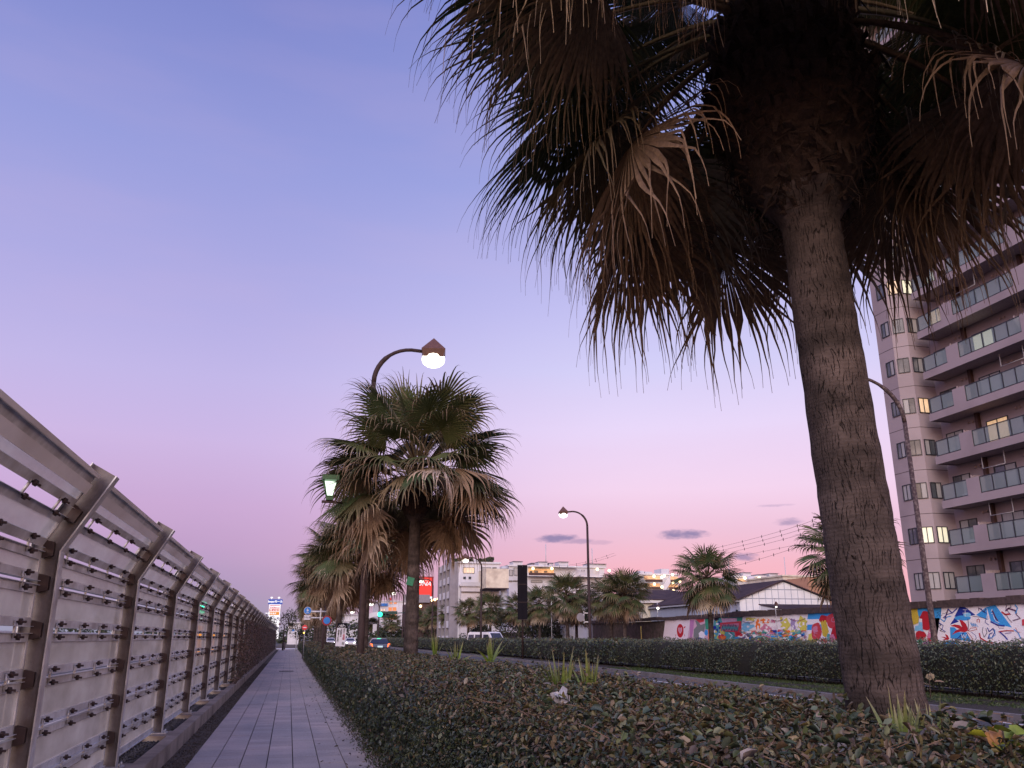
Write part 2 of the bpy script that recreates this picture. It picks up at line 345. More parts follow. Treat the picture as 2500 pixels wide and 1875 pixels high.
mr = t.nodes.new('ShaderNodeMapRange'); t.links.new(oi.outputs['Random'], mr.inputs[0]); mr.inputs[3].default_value = .88; mr.inputs[4].default_value = 1.10
sc_ = t.nodes.new('ShaderNodeVectorMath'); sc_.operation = 'SCALE'; t.links.new(mx.outputs[2], sc_.inputs[0]); t.links.new(mr.outputs[0], sc_.inputs['Scale']); t.links.new(sc_.outputs[0], p.inputs['Base Color'])
b = t.nodes.new('ShaderNodeBump'); b.inputs['Strength'].default_value = .3; b.inputs['Distance'].default_value = .004; t.links.new(n1.outputs['Fac'], b.inputs['Height']); t.links.new(b.outputs[0], p.inputs['Normal'])
M['tile'] = m
# palm trunk: ringed bark with short upright fissures (mapped round the trunk)
def trunkmat(name, ca, cb, su=9.0, sv=2.3):
    m = bpy.data.materials.new(name); m.use_nodes = True; t = m.node_tree; p = t.nodes['Principled BSDF']; p.inputs['Roughness'].default_value = .9; p.inputs['Specular IOR Level'].default_value = .2
    uv = t.nodes.new('ShaderNodeTexCoord'); n0 = t.nodes.new('ShaderNodeTexNoise'); n0.inputs['Scale'].default_value = 3.5; n0.inputs['Detail'].default_value = 4; t.links.new(uv.outputs['UV'], n0.inputs[0])
    mxv = t.nodes.new('ShaderNodeMix'); mxv.data_type = 'RGBA'; mxv.blend_type = 'LINEAR_LIGHT'; mxv.inputs[0].default_value = .10; t.links.new(uv.outputs['UV'], mxv.inputs[6]); t.links.new(n0.outputs['Color'], mxv.inputs[7])
    def vor(su, sv, w0, w1):
        mp = t.nodes.new('ShaderNodeMapping'); mp.inputs['Scale'].default_value = (su, sv, 1); t.links.new(mxv.outputs[2], mp.inputs[0])
        v = t.nodes.new('ShaderNodeTexVoronoi'); v.feature = 'DISTANCE_TO_EDGE'; v.voronoi_dimensions = '2D'; v.inputs['Scale'].default_value = 1; t.links.new(mp.outputs[0], v.inputs['Vector'])
        r = t.nodes.new('ShaderNodeMapRange'); t.links.new(v.outputs['Distance'], r.inputs[0]); r.inputs[1].default_value = w0; r.inputs[2].default_value = w1; return r.outputs[0]
    a = vor(su * 3.6, sv * 1.7, .0, .08)
    # upright cracks only: broken by noise
    nb = t.nodes.new('ShaderNodeTexNoise'); nb.inputs['Scale'].default_value = 9; mpb = t.nodes.new('ShaderNodeMapping'); mpb.inputs['Scale'].default_value = (5.5, 1.1, 1); t.links.new(uv.outputs['UV'], mpb.inputs[0]); t.links.new(mpb.outputs[0], nb.inputs[0])
    rb = t.nodes.new('ShaderNodeMapRange'); t.links.new(nb.outputs['Fac'], rb.inputs[0]); rb.inputs[1].default_value = .46; rb.inputs[2].default_value = .54
    mxa = t.nodes.new('ShaderNodeMath'); mxa.operation = 'MAXIMUM'; t.links.new(a, mxa.inputs[0]); t.links.new(rb.outputs[0], mxa.inputs[1])
    wv = t.nodes.new('ShaderNodeTexWave'); wv.wave_type = 'BANDS'; wv.bands_direction = 'Y'; wv.inputs['Scale'].default_value = 11; wv.inputs['Distortion'].default_value = 5; wv.inputs['Detail'].default_value = 4; wv.inputs['Detail Scale'].default_value = 2; t.links.new(uv.outputs['UV'], wv.inputs[0])
    n1 = t.nodes.new('ShaderNodeTexNoise'); n1.inputs['Scale'].default_value = 2.2; n1.inputs['Detail'].default_value = 9; n1.inputs['Roughness'].default_value = .7; t.links.new(uv.outputs['UV'], n1.inputs[0])
    cr = t.nodes.new('ShaderNodeValToRGB'); cr.color_ramp.elements[0].position = .35; cr.color_ramp.elements[0].color = (*ca, 1); cr.color_ramp.elements[1].position = .68; cr.color_ramp.elements[1].color = (*cb, 1); t.links.new(n1.outputs['Fac'], cr.inputs[0])
    md = t.nodes.new('ShaderNodeMix'); md.data_type = 'RGBA'; md.inputs[6].default_value = (.018, .013, .012, 1); t.links.new(mxa.outputs[0], md.inputs[0]); t.links.new(cr.outputs[0], md.inputs[7]); t.links.new(md.outputs[2], p.inputs['Base Color'])
    nb2 = t.nodes.new('ShaderNodeTexNoise'); nb2.inputs['Scale'].default_value = 1.6; nb2.inputs['Detail'].default_value = 7; mpc = t.nodes.new('ShaderNodeMapping'); mpc.inputs['Scale'].default_value = (.45, 2.2, 1); t.links.new(mxv.outputs[2], mpc.inputs[0]); t.links.new(mpc.outputs[0], nb2.inputs[0])
    rb2 = t.nodes.new('ShaderNodeMapRange'); t.links.new(nb2.outputs['Fac'], rb2.inputs[0]); rb2.inputs[1].default_value = .4; rb2.inputs[2].default_value = .62; rb2.inputs[3].default_value = .55; rb2.inputs[4].default_value = 1.2
    sc2 = t.nodes.new('ShaderNodeVectorMath'); sc2.operation = 'SCALE'; t.links.new(md.outputs[2], sc2.inputs[0]); t.links.new(rb2.outputs[0], sc2.inputs['Scale']); t.links.new(sc2.outputs[0], p.inputs['Base Color'])
    h1 = t.nodes.new('ShaderNodeMath'); h1.operation = 'MULTIPLY_ADD'; t.links.new(wv.outputs['Fac'], h1.inputs[0]); h1.inputs[1].default_value = .10; t.links.new(mxa.outputs[0], h1.inputs[2])
    h2 = t.nodes.new('ShaderNodeMath'); h2.operation = 'MULTIPLY_ADD'; t.links.new(n1.outputs['Fac'], h2.inputs[0]); h2.inputs[1].default_value = .6; t.links.new(h1.outputs[0], h2.inputs[2])
    b = t.nodes.new('ShaderNodeBump'); b.inputs['Strength'].default_value = .9; b.inputs['Distance'].default_value = .02; t.links.new(h2.outputs[0], b.inputs['Height']); t.links.new(b.outputs[0], p.inputs['Normal'])
    return m
M['trunk'] = trunkmat('palm_trunk_bark', (.036, .027, .026), (.105, .081, .077))

# ------------------------------------------------------------------ ground, roads, path
gb = MB(); gb.face([(-2500, -600, -.02), (2500, -600, -.02), (2500, 4000, -.02), (-2500, 4000, -.02)])
tag(gb.build('ground', M['earth']), kind='structure')
r = MB(); r.face([(4.9, -40, 0), (33, -40, 0), (33, 700, 0), (4.9, 700, 0)])
tag(r.build('road', M['asphalt']), kind='structure')
r = MB(); r.face([(-16, -40, 0), (-2.0, -40, 0), (-2.0, 700, 0), (-16, 700, 0)])
tag(r.build('side_road', M['asphalt']), kind='structure')
r = MB()
for y in range(-10, 260, 10): r.box(8.9, 9.03, y, y + 5, .004, .006)
r.box(12.75, 12.87, -20, 30, .004, .006); r.box(18.1, 18.25, -20, 300, .004, .006); r.box(26.4, 26.55, -20, 300, .004, .006)
for y in range(-10, 260, 10): r.box(22.2, 22.33, y, y + 5, .004, .006)
tag(r.build('road_markings', M['roadpaint']), kind='structure')
TW = .315; X0 = -1.10
pw = MB(); pw.box(-1.38, 1.55, -6, 122, -.015, -.012)
tag(pw.build('path_bed', M['soil']), kind='structure')
tl = MB(); g_ = .0035; e_ = .0012
tl.prism([(g_, e_, 0), (TW - g_, e_, 0), (TW - g_, TW - e_, 0), (g_, TW - e_, 0)], [(g_ + .003, e_ + .001, .032), (TW - g_ - .003, e_ + .001, .032), (TW - g_ - .003, TW - e_ - .001, .032), (g_ + .003, TW - e_ - .001, .032)])
tme = tl.mesh('paving_tile', M['tile'])
path = empty('path', (0, 0, -.03)); tag(path, kind='structure')
def tiles(j0, j1, one):
    mb = MB()
    for j in range(j0, j1):
        for i in range(8):
            x, y, z = X0 + i * TW, j * TW, random.uniform(-.0015, .0015)
            if one: link('paving_tile', tme, path, (x, y, z))
            else: mb.prism([(x + g_, y + e_, 0), (x + TW - g_, y + e_, 0), (x + TW - g_, y + TW - e_, 0), (x + g_, y + TW - e_, 0)], [(x + g_, y + e_, .032 + z), (x + TW - g_, y + e_, .032 + z), (x + TW - g_, y + TW - e_, .032 + z), (x + g_, y + TW - e_, .032 + z)])
    if not one: tag(mb.build('paving_tiles', M['tile'], path), kind='stuff')
tiles(33, 70, True); tiles(-6, 33, False); tiles(70, 374, False)
c = MB(); c.box(-.32, .32, 42, 42.7, .004, .012); c.box(-.1, .1, 42.3, 42.36, .012, .02)
tag(c.build('drain_cover', M['brownsteel']), 'dark iron drain cover set across the paved path', 'drain cover')
# crossing beyond the end of the path
r = MB(); r.box(-3, 3.4, 122, 128, -.01, .005); tag(r.build('crossing_pavement', M['white']), kind='structure')
b = MB(); b.tube([(-.42, 116, 0), (-.42, 116, .85)], .07, 10); b.ball((-.42, 116, .86), .07); b.tube([(-.42, 116, .6), (-.42, 116, .68)], .073, 10)
tag(b.build('bollard', M['bolt']), 'slim black bollard standing at the far end of the path', 'bollard')

# kerb beam with gravel pits between the fence posts
POST_Y = [10.26 + 3.41 * k for k in range(-4, 31)]
kerb = empty('kerb', (0, 0, 0)); tag(kerb, kind='structure')
for k, y in enumerate(POST_Y[:-1]):
    y1 = y + 3.41; m = MB(); j = .006
    m.box(-1.535, -1.38, y + j, y1 - j, -.02, .2)
    m.box(-1.98, -1.86, y + j, y1 - j, -.02, .2)
    m.box(-1.86, -1.535, y + j, y + .34, -.02, .199); m.box(-1.86, -1.535, y1 - .34, y1 - j, -.02, .199)
    m.build('kerb_stone', M['concrete'], kerb)
gv = []; gf = []
def pebbles(n, x0, x1, yf, z, r0, r1):
    V = []; Fc = []
    o = np.array([(1, 0, 0), (-1, 0, 0), (0, 1, 0), (0, -1, 0), (0, 0, 1), (0, 0, -1)], float)
    fc = np.array([(0, 2, 4), (2, 1, 4), (1, 3, 4), (3, 0, 4), (2, 0, 5), (1, 2, 5), (3, 1, 5), (0, 3, 5)])
    c = np.stack([rng.uniform(x0, x1, n), yf(n), z + rng.uniform(-.01, .012, n)], 1); rr = rng.uniform(r0, r1, n)
    a = rng.uniform(0, 6.28, n); s = rng.uniform(.6, 1.3, (n, 3)); s[:, 2] *= .7
    P = o[None] * s[:, None] * rr[:, None, None]; ca, sa = np.cos(a), np.sin(a)
    Q = P.copy(); Q[..., 0] = P[..., 0] * ca[:, None] - P[..., 1] * sa[:, None]; Q[..., 1] = P[..., 0] * sa[:, None] + P[..., 1] * ca[:, None]
    return (Q + c[:, None]).reshape(-1, 3), (fc[None] + (np.arange(n) * 6)[:, None, None]).reshape(-1, 3)
def pity(n):
    k = rng.integers(3, 16, n); return np.array(POST_Y)[k] + rng.uniform(.34, 3.05, n)
V, Fc = pebbles(9500, -1.86, -1.545, pity, .13, .010, .022)
tag(link('gravel', np_mesh('gravel', V, Fc, M['gravel'])), kind='stuff')
gb = MB(); gb.box(-1.86, -1.535, POST_Y[0], POST_Y[-1], .02, .12); tag(gb.build('gravel_bed', M['soil']), kind='structure')
st = MB(); st.box(-1.379, -1.103, -6, 122, -.03, -.002); tag(st.build('gutter', M['earth']), kind='structure')
V, Fc = pebbles(7000, -1.37, -1.1, lambda n: 5 + 50 * rng.random(n) ** 1.4, .0, .006, .018)
tag(link('fallen_debris', np_mesh('fallen_debris', V, Fc, M['earth'])), kind='stuff')

# ------------------------------------------------------------------ noise barrier
BX, BZ = -1.77, 2.13; TX, TZ = -1.460, 2.70
fence = empty('noise_barrier', (BX, 10.26, .2), 'long grey noise barrier of frosted panels with tops bent over the path', 'fence')
def fence_part(name, me, y): o = link(name, me, fence); o.location = (-BX, y - 10.26, -.2); return o
P0, P1, P2 = (BX, .2), (BX, BZ), (TX, TZ)
def hpost():
    m = MB()
    dx, dz = (TX - BX), (TZ - BZ); L = math.hypot(dx, dz); tx, tz = dx / L, dz / L; nx, nz = tz, -tx
    def seg(a, b, n0, n1, o0, o1, w):   # bar between profile offsets o0..o1 on the path side, w wide along Y
        A = [(a[0] + n0[0] * o0, -w, a[1] + n0[1] * o0), (a[0] + n0[0] * o1, -w, a[1] + n0[1] * o1), (a[0] + n0[0] * o1, w, a[1] + n0[1] * o1), (a[0] + n0[0] * o0, w, a[1] + n0[1] * o0)]
        B = [(b[0] + n1[0] * o0, -w, b[1] + n1[1] * o0), (b[0] + n1[0] * o1, -w, b[1] + n1[1] * o1), (b[0] + n1[0] * o1, w, b[1] + n1[1] * o1), (b[0] + n1[0] * o0, w, b[1] + n1[1] * o0)]
        m.prism(A, B)
    mi = ((1 + nx), (0 + nz)); ml = (1 + nx) / 2 * 1 + 0; s = 1 / ((mi[0] * 1) / 2 if False else 1)
    bn = (mi[0] / (1 + nx * 1 + nz * 0), mi[1] / (1 + nx * 1 + nz * 0))
    ext = .02; T = (TX + tx * ext, TZ + tz * ext)
    for ci, (o0, o1, w) in enumerate(((-.075, -.067, .06), (-.067, .122, .005), (.122, .132, .055))):
        m.cur = 1 if ci == 1 else 0
        seg(P0, P1, (1, 0), bn, o0, o1, w); seg(P1, T, bn, (nx, nz), o0, o1, w)
    return m.mesh('post', [M['galv'], M['postweb']])
postme = hpost()
base = MB(); base.box(BX - .09, BX + .19, -.1, .1, .2, .215)
for sx_ in (-.06, .16):
    for sy_ in (-.07, .07): base.tube([(BX + sx_, sy_, .215), (BX + sx_, sy_, .25)], .012, 6)
baseme = base.mesh('base_plate', M['galv'])
JZ = [.235, .60, .965, 1.33, 1.50, 1.86]
joints = [.24, .575, .91, 1.245, 1.575, 1.88, 2.13]
def pt(s):   # point on barrier profile, s metres above the kerb along it, with its outward normal
    if s <= BZ - .2: return (BX, .2 + s), (1, 0)
    q = s - (BZ - .2); L = math.hypot(TX - BX, TZ - BZ); tx, tz = (TX - BX) / L, (TZ - BZ) / L
    return (BX + tx * q, BZ + tz * q), (tz, -tx)
SJ = [.03, .30, .66, 1.02, 1.35, 1.67, 1.91, 2.22, 2.52]
GAPH = [.0, .010, .010, .010, .020, .012, .018, .036, 0]
def panel_mesh(s0, s1, g0, g1, toprail):
    m = MB(); a, n = pt(s0 + g0 + .001); b, n2 = pt(s1 - g1 - .001); n = n2 if s0 > 1.85 else n
    y0, y1 = .06, 3.35; W_ = .055
    tx, tz = (b[0] - a[0]), (b[1] - a[1]); L = math.hypot(tx, tz); tx /= L; tz /= L; nx, nz = n
    def quadbox(sa, sb, oa, ob, ya=y0, yb=y1):
        A = [(a[0] + tx * sa + nx * o, y, a[1] + tz * sa + nz * o) for o, y in ((oa, ya), (ob, ya), (ob, yb), (oa, yb))]
        B = [(a[0] + tx * sb + nx * o, y, a[1] + tz * sb + nz * o) for o, y in ((oa, ya), (ob, ya), (ob, yb), (oa, yb))]
        m.prism(A, B)
    m.cur = 0; quadbox(.058, L - .058, -.004, .004)                  # frosted sheet
    m.cur = 1; quadbox(0, .06, -.022, .010); quadbox(L - .06, L, -.022, .010)   # flat rails
    quadbox(0, .004, .011, .034); quadbox(L - .004, L, .011, .034)     # flanges towards the path
    quadbox(.061, L - .061, -.012, .012, y0, y0 + .035); quadbox(.061, L - .061, -.012, .012, y1 - .035, y1)
    if toprail: m.cur = 2; quadbox(L - .14, L - .06, .0105, .03); quadbox(L + .0005, L + .03, -.022, .035)
    return m.mesh('panel', [M['panel'], M['rail'], M['white']])
panels = [panel_mesh(SJ[i], SJ[i + 1], GAPH[i], GAPH[i + 1], i == 7) for i in range(8)]
def clip_mesh(s):
    m = MB(); (x, z), n = pt(s); tx, tz = -n[1], n[0]
    for q in (-.048, .048):
        a = (x + tx * q + n[0] * .012, 0, z + tz * q + n[1] * .012)
        m.tube([(a[0], 0, a[2]), (a[0] + n[0] * .075, 0, a[2] + n[1] * .075)], .008, 6)
        m.tube([(a[0] + n[0] * .028, 0, a[2] + n[1] * .028), (a[0] + n[0] * .05, 0, a[2] + n[1] * .05)], .022, 6)
        c_ = Vector((a[0] + n[0] * .04, 0, a[2] + n[1] * .04))
        m.tube([c_ + Vector((0, -.026, .012)), c_, c_ + Vector((0, .026, .012))], [.009, .013, .009], 5)
    m.cur = 1
    A = Vector((x + n[0] * .02 - tx * .055, 0, z + n[1] * .02 - tz * .055)); B = Vector((x + n[0] * .02 + tx * .055, 0, z + n[1] * .02 + tz * .055))
    m.tube([A, B], .011, 6); return m.mesh('clip', [M['bolt'], M['galv']])
clips = [clip_mesh(SJ[i]) for i in range(1, 8)]
farclip = MB(); nclip = 0
brks = []
for s in SJ[1:8]:
    brk = MB(); (x, z), n = pt(s); tx, tz = -n[1], n[0]
    brk.prism([(x + n[0] * .015 + tx * .065, -.075, z + n[1] * .015 + tz * .065), (x + n[0] * .085 + tx * .05, -.07, z + n[1] * .085 + tz * .05), (x + n[0] * .085 - tx * .05, -.07, z + n[1] * .085 - tz * .05), (x + n[0] * .015 - tx * .065, -.075, z + n[1] * .015 - tz * .065)],
              [(x + n[0] * .015 + tx * .065, -.006, z + n[1] * .015 + tz * .065), (x + n[0] * .08 + tx * .045, -.006, z + n[1] * .08 + tz * .045), (x + n[0] * .08 - tx * .045, -.006, z + n[1] * .08 - tz * .045), (x + n[0] * .015 - tx * .065, -.006, z + n[1] * .015 - tz * .065)])
    brks.append(brk.mesh('post_bracket', M['bolt']))
for k, y in enumerate(POST_Y):
    fence_part('post', postme, y)
    if k < 22: fence_part('base_plate', baseme, y); [fence_part('post_bracket', q_, y) for q_ in brks]
    if k == len(POST_Y) - 1: break
    for i in range(8): fence_part('panel', panels[i], y)
    for i in range(7):
        for c_ in (.62, 1.42, 2.22, 2.95):
            if 2 <= k <= 11: fence_part('clip', clips[i], y + c_)
            elif 11 < k < 26:
                (x, z), n = pt(SJ[i + 1]); farclip.box(x + .01, x + .07, y + c_ - .02, y + c_ + .02, z - .07, z + .07)
o = farclip.build('clips', M['bolt'], fence); o.location = (-BX, -10.26, -.2); tag(o, kind='stuff')

# ------------------------------------------------------------------ leaf scatter helper
def leaves(name, P, Nn, size, colA, mat_, parent=None, ar=.5, six=True, jitter=.8, curl=.25):
    n = len(P); Nn = Nn + rng.normal(0, jitter, (n, 3)); Nn /= np.linalg.norm(Nn, axis=1, keepdims=True) + 1e-9
    A = rng.normal(0, 1, (n, 3)); A -= Nn * (A * Nn).sum(1, keepdims=True); A /= np.linalg.norm(A, axis=1, keepdims=True) + 1e-9
    B = np.cross(Nn, A); s = size[:, None]; w = s * ar * rng.uniform(.7, 1.15, (n, 1)); cv = curl * s * rng.uniform(-.3, 1.2, (n, 1))
    if six:
        V = np.stack([P - A * s * .5, P - A * s * .15 + B * w * .5 + Nn * cv * .5, P + A * s * .25 + B * w * .42 + Nn * cv * .5, P + A * s * .5 - Nn * cv * .8,
                      P + A * s * .25 - B * w * .42 + Nn * cv * .5, P - A * s * .15 - B * w * .5 + Nn * cv * .5], 1)
        i = (np.arange(n) * 6)[:, None]
        Fq = np.concatenate([i + np.array([0, 1, 2, 3]), i + np.array([0, 3, 4, 5])], 0); nv = 6
    else:
        V = np.stack([P - A * s * .5, P + B * w * .5 + Nn * cv * .5, P + A * s * .5, P - B * w * .5 + Nn * cv * .5], 1)
        i = (np.arange(n) * 4)[:, None]; Fq = i + np.array([0, 1, 2, 3]); nv = 4
    col = np.repeat(colA, nv, axis=0)
    return link(name, np_mesh(name, V.reshape(-1, 3), Fq, mat_, col), parent)
GREEN = np.array([(.036, .052, .034), (.045, .062, .042), (.03, .042, .032), (.058, .074, .032), (.055, .068, .052), (.075, .08, .036)])
BROWN = np.array([(.12, .08, .048), (.09, .06, .036), (.17, .125, .08), (.075, .055, .042), (.13, .11, .045), (.07, .065, .028)])
def pick(pal, n, pal2=None, frac=0.0):
    c = pal[rng.integers(0, len(pal), n)] * rng.uniform(.7, 1.3, (n, 1))
    if pal2 is not None:
        k = rng.random(n) < frac; c2 = pal2[rng.integers(0, len(pal2), n)] * rng.uniform(.7, 1.3, (n, 1)); c[k] = c2[k]
    return c

# ------------------------------------------------------------------ clipped bed beside the path
BED = [(1.26, -.02), (1.22, .25), (1.24, .55), (1.33, .82), (1.50, .95), (1.9, 1.0), (2.6, 1.03), (3.4, 1.04), (4.0, .98), (4.45, .86), (4.7, .66), (4.82, .3), (4.80, -.02)]
def profile_pts(prof, n, y, inset=0.0, bumps=.05):
    p = np.array(prof); d = np.linalg.norm(np.diff(p, axis=0), axis=1); cs = np.concatenate([[0], np.cumsum(d)]); s = rng.uniform(0, cs[-1], n)
    k = np.clip(np.searchsorted(cs, s) - 1, 0, len(d) - 1); f = (s - cs[k]) / d[k]; q = p[k] + (p[k + 1] - p[k]) * f[:, None]
    tn = (p[k + 1] - p[k]) / d[k][:, None]; nn = np.stack([-tn[:, 1], tn[:, 0]], 1)
    wob = bumps * (np.sin(q[:, 0] * 5 + y * 1.7) + np.sin(y * 3.1 + q[:, 1] * 4) + .8 * np.sin(y * .9 + q[:, 0] * 2.2)) / 2
    off = wob - inset + rng.normal(0, .022, n)
    P = np.stack([q[:, 0] + nn[:, 0] * off, y, q[:, 1] + nn[:, 1] * off], 1)
    return P, np.stack([nn[:, 0], np.zeros(n), nn[:, 1]], 1), s / cs[-1]
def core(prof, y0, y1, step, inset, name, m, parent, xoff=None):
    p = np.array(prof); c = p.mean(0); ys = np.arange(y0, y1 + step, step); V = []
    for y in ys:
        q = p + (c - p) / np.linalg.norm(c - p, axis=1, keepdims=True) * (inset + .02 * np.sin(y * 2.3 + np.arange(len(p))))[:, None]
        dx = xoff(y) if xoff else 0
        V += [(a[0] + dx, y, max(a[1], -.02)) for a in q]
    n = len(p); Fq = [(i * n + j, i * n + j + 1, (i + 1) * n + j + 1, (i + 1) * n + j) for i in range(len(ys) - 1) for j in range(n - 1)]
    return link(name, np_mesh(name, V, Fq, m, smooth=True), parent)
hedge = empty('hedge', (1.26, 0, 0), 'broad clipped hedge with brown top leaves beside the paved path', 'hedge')
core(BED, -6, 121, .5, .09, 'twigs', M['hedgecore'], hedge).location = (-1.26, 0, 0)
def bed_leaves(n, ya, yb, size, pw_, six, nm):
    y = ya + (yb - ya) * rng.random(n) ** pw_
    P, Nn, s = profile_pts(BED, n, y, bumps=.045)
    top = np.clip((P[:, 2] - .75) / .2, 0, 1); k = rng.random(n) < .12 + .50 * top
    dip = rng.random(n) ** 2 * .10; P = P - Nn * dip[:, None]
    ca, cb = pick(GREEN, n), pick(BROWN, n); col = np.where(k[:, None], cb, ca)
    sz = rng.uniform(.55, 1.25, n) * size
    o = leaves(nm, P, Nn, sz, col, M['leaf'], hedge, .48, six, .9, .3); o.location = (-1.26, 0, 0); tag(o, kind='stuff')
bed_leaves(125000, 1.5, 9.5, .043, 1.0, True, 'leaves')
bed_leaves(65000, 9.5, 28, .066, 1.25, False, 'leaves')
bed_leaves(50000, 28, 121, .10, 1.5, False, 'leaves')
# big stray leaves, twigs on top
tw = MB()
for k in range(420):
    y = 3 + 9 * random.random() ** 1.3; x = random.uniform(1.5, 4.5); z = 1.0 + random.uniform(-.02, .04); a = random.uniform(0, 6.28); l = random.uniform(.06, .22); up = random.uniform(-.1, .6)
    p0 = Vector((x, y, z)); p1 = p0 + Vector((math.cos(a), math.sin(a), up)) * l * .5; p2 = p1 + Vector((math.cos(a + .4), math.sin(a + .4), up - .1)) * l * .5
    tw.tube([p0, p1, p2], [.004, .003, .0015], 4, False)
o = tw.build('bare_twigs', mat('pale_twig', (.16, .10, .075), .8, .3, 10), hedge); o.location = (-1.26, 0, 0); tag(o, kind='stuff')
n = 110; y = 3.2 + 8 * rng.random(n) ** 1.2; x = rng.uniform(1.6, 4.4, n); P = np.stack([x, y, 1.05 + rng.uniform(-.03, .05, n)], 1)
o = leaves('dry_leaves', P, np.tile([0, -.4, 1.0], (n, 1)), rng.uniform(.05, .09, n), pick(np.array([(.22, .19, .16), (.22, .17, .11), (.06, .09, .075), (.26, .22, .20)]), n), M['leaf'], hedge, .5, True, .6, .4); o.location = (-1.26, 0, 0); tag(o, kind='stuff')
ns = 420; sy = 3.2 + 12 * rng.random(ns) ** 1.3; sxx = rng.uniform(1.45, 3.9, ns); PP = []; NN = []
for i in range(ns):
    hgt = rng.uniform(.04, .13); m_ = rng.integers(5, 10); a = rng.uniform(0, 6.28, m_); hh = rng.uniform(.2, 1, m_) * hgt
    PP.append(np.stack([sxx[i] + np.cos(a) * .03, sy[i] + np.sin(a) * .03, 1.03 + hh], 1)); NN.append(np.stack([-np.cos(a) * .5, -np.sin(a) * .5, np.full(m_, .8)], 1))
PP = np.concatenate(PP); NN = np.concatenate(NN); o = leaves('shoots', PP, NN, rng.uniform(.035, .065, len(PP)), pick(GREEN * 1.5, len(PP), BROWN, .35), M['leaf'], hedge, .5, True, .4, .4); o.location = (-1.26, 0, 0); tag(o, kind='stuff')
# weedy edge at the foot of the hedge
n = 9000; P = np.stack([rng.normal(1.16, .07, n), 6 + 60 * rng.random(n) ** 1.4, rng.uniform(0, .1, n)], 1)
o = leaves('weeds', P, np.tile([0, 0, 1.0], (n, 1)), rng.uniform(.03, .07, n), pick(np.array([(.05, .07, .02), (.04, .045, .02), (.07, .05, .03)]), n), M['leaf'], None, .3, False, 1.0); tag(o, kind='stuff')

n = 340; xx = 1.28 - np.abs(rng.normal(0, .35, n)); P = np.stack([np.clip(xx, -1.0, 1.3), 9 + 40 * rng.random(n) ** 1.3, np.full(n, .012)], 1)
o = leaves('fallen_leaves', P, np.tile([0, 0, 1.0], (n, 1)), rng.uniform(.025, .06, n), pick(BROWN * 1.3, n), M['leaf'], None, .5, True, .25); tag(o, kind='stuff')

# ------------------------------------------------------------------ median: kerb, soil, grass, hedge
mk = [(13.2, -10), (13.05, 14), (13.2, 19), (13.55, 24), (14.2, 35), (14.6, 60), (14.6, 320)]
md = MB(); top_ = [(x + .15, y, .10) for x, y in mk] + [(17.95, 320, .10), (17.95, -10, .10)]; md.face(top_)
tag(md.build('median', M['soil']), kind='structure')
kb = MB()
for (a, b_) in zip(mk[:-1], mk[1:]):
    n_ = max(1, int((b_[1] - a[1]) / 6)) if a[1] < 60 else 40
    for i in range(n_):
        p = [a[0] + (b_[0] - a[0]) * i / n_, a[1] + (b_[1] - a[1]) * i / n_]; q = [a[0] + (b_[0] - a[0]) * (i + 1) / n_, a[1] + (b_[1] - a[1]) * (i + 1) / n_ - .02]
        kb.prism([(p[0], p[1], -.01), (p[0] + .17, p[1], -.01), (q[0] + .17, q[1], -.01), (q[0], q[1], -.01)], [(p[0] + .015, p[1], .14), (p[0] + .17, p[1], .14), (q[0] + .17, q[1], .14), (q[0] + .015, q[1], .14)])
kb.box(17.95, 18.1, -10, 320, -.01, .14)
tag(kb.build('median_kerb', M['kerb']), kind='structure')
n = 26000; P = np.stack([rng.uniform(13.9, 16.2, n), rng.uniform(10, 40, n), np.full(n, .12)], 1); P[:, 0] += np.clip((P[:, 1] - 18) * .03, 0, .6)
gcol = pick(np.array([(.05, .085, .02), (.04, .07, .02), (.07, .09, .03)]), n); keep = (np.sin(P[:, 1] * .7) + np.sin(P[:, 0] * 4 + P[:, 1] * .3) + rng.normal(0, .6, n)) > -.6
o = leaves('grass', P[keep], np.tile([1.0, 0, .1], (keep.sum(), 1)), rng.uniform(.06, .14, keep.sum()), gcol[keep], M['leaf'], None, .14, False, .8); tag(o, kind='stuff')
HD = [(16.12, .22), (16.02, .6), (16.05, 1.05), (16.2, 1.3), (16.6, 1.38), (17.2, 1.38), (17.6, 1.25), (17.75, .9), (17.72, .25)]
hedge2 = empty('hedge', (16.9, 10, .1), 'tall dark green clipped hedge along the road median', 'hedge')
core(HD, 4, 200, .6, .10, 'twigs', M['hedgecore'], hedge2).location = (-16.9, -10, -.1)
for (n, ya, yb, sz, six) in ((60000, 10, 42, .075, False), (42000, 42, 200, .15, False)):
    y = ya + (yb - ya) * rng.random(n) ** 1.25; P, Nn, s = profile_pts(HD, n, y, bumps=.10); P -= Nn * (rng.random(n) ** 2 * .12)[:, None]
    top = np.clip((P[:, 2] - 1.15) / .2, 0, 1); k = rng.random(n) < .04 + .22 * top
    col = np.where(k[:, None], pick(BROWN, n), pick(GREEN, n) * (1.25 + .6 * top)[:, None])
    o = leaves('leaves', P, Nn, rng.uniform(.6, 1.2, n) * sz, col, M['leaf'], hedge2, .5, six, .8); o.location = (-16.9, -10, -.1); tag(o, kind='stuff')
st = MB()
for k in range(170):
    y = 6 + k * .35 + random.uniform(-.1, .1); x = random.uniform(16.3, 17.4); st.tube([(x, y, .05), (x + random.uniform(-.1, .1), y + random.uniform(-.1, .1), .45)], .018, 5, False)
o = st.build('stems', M['bark'], hedge2); o.location = (-16.9, -10, -.1); tag(o, kind='stuff')
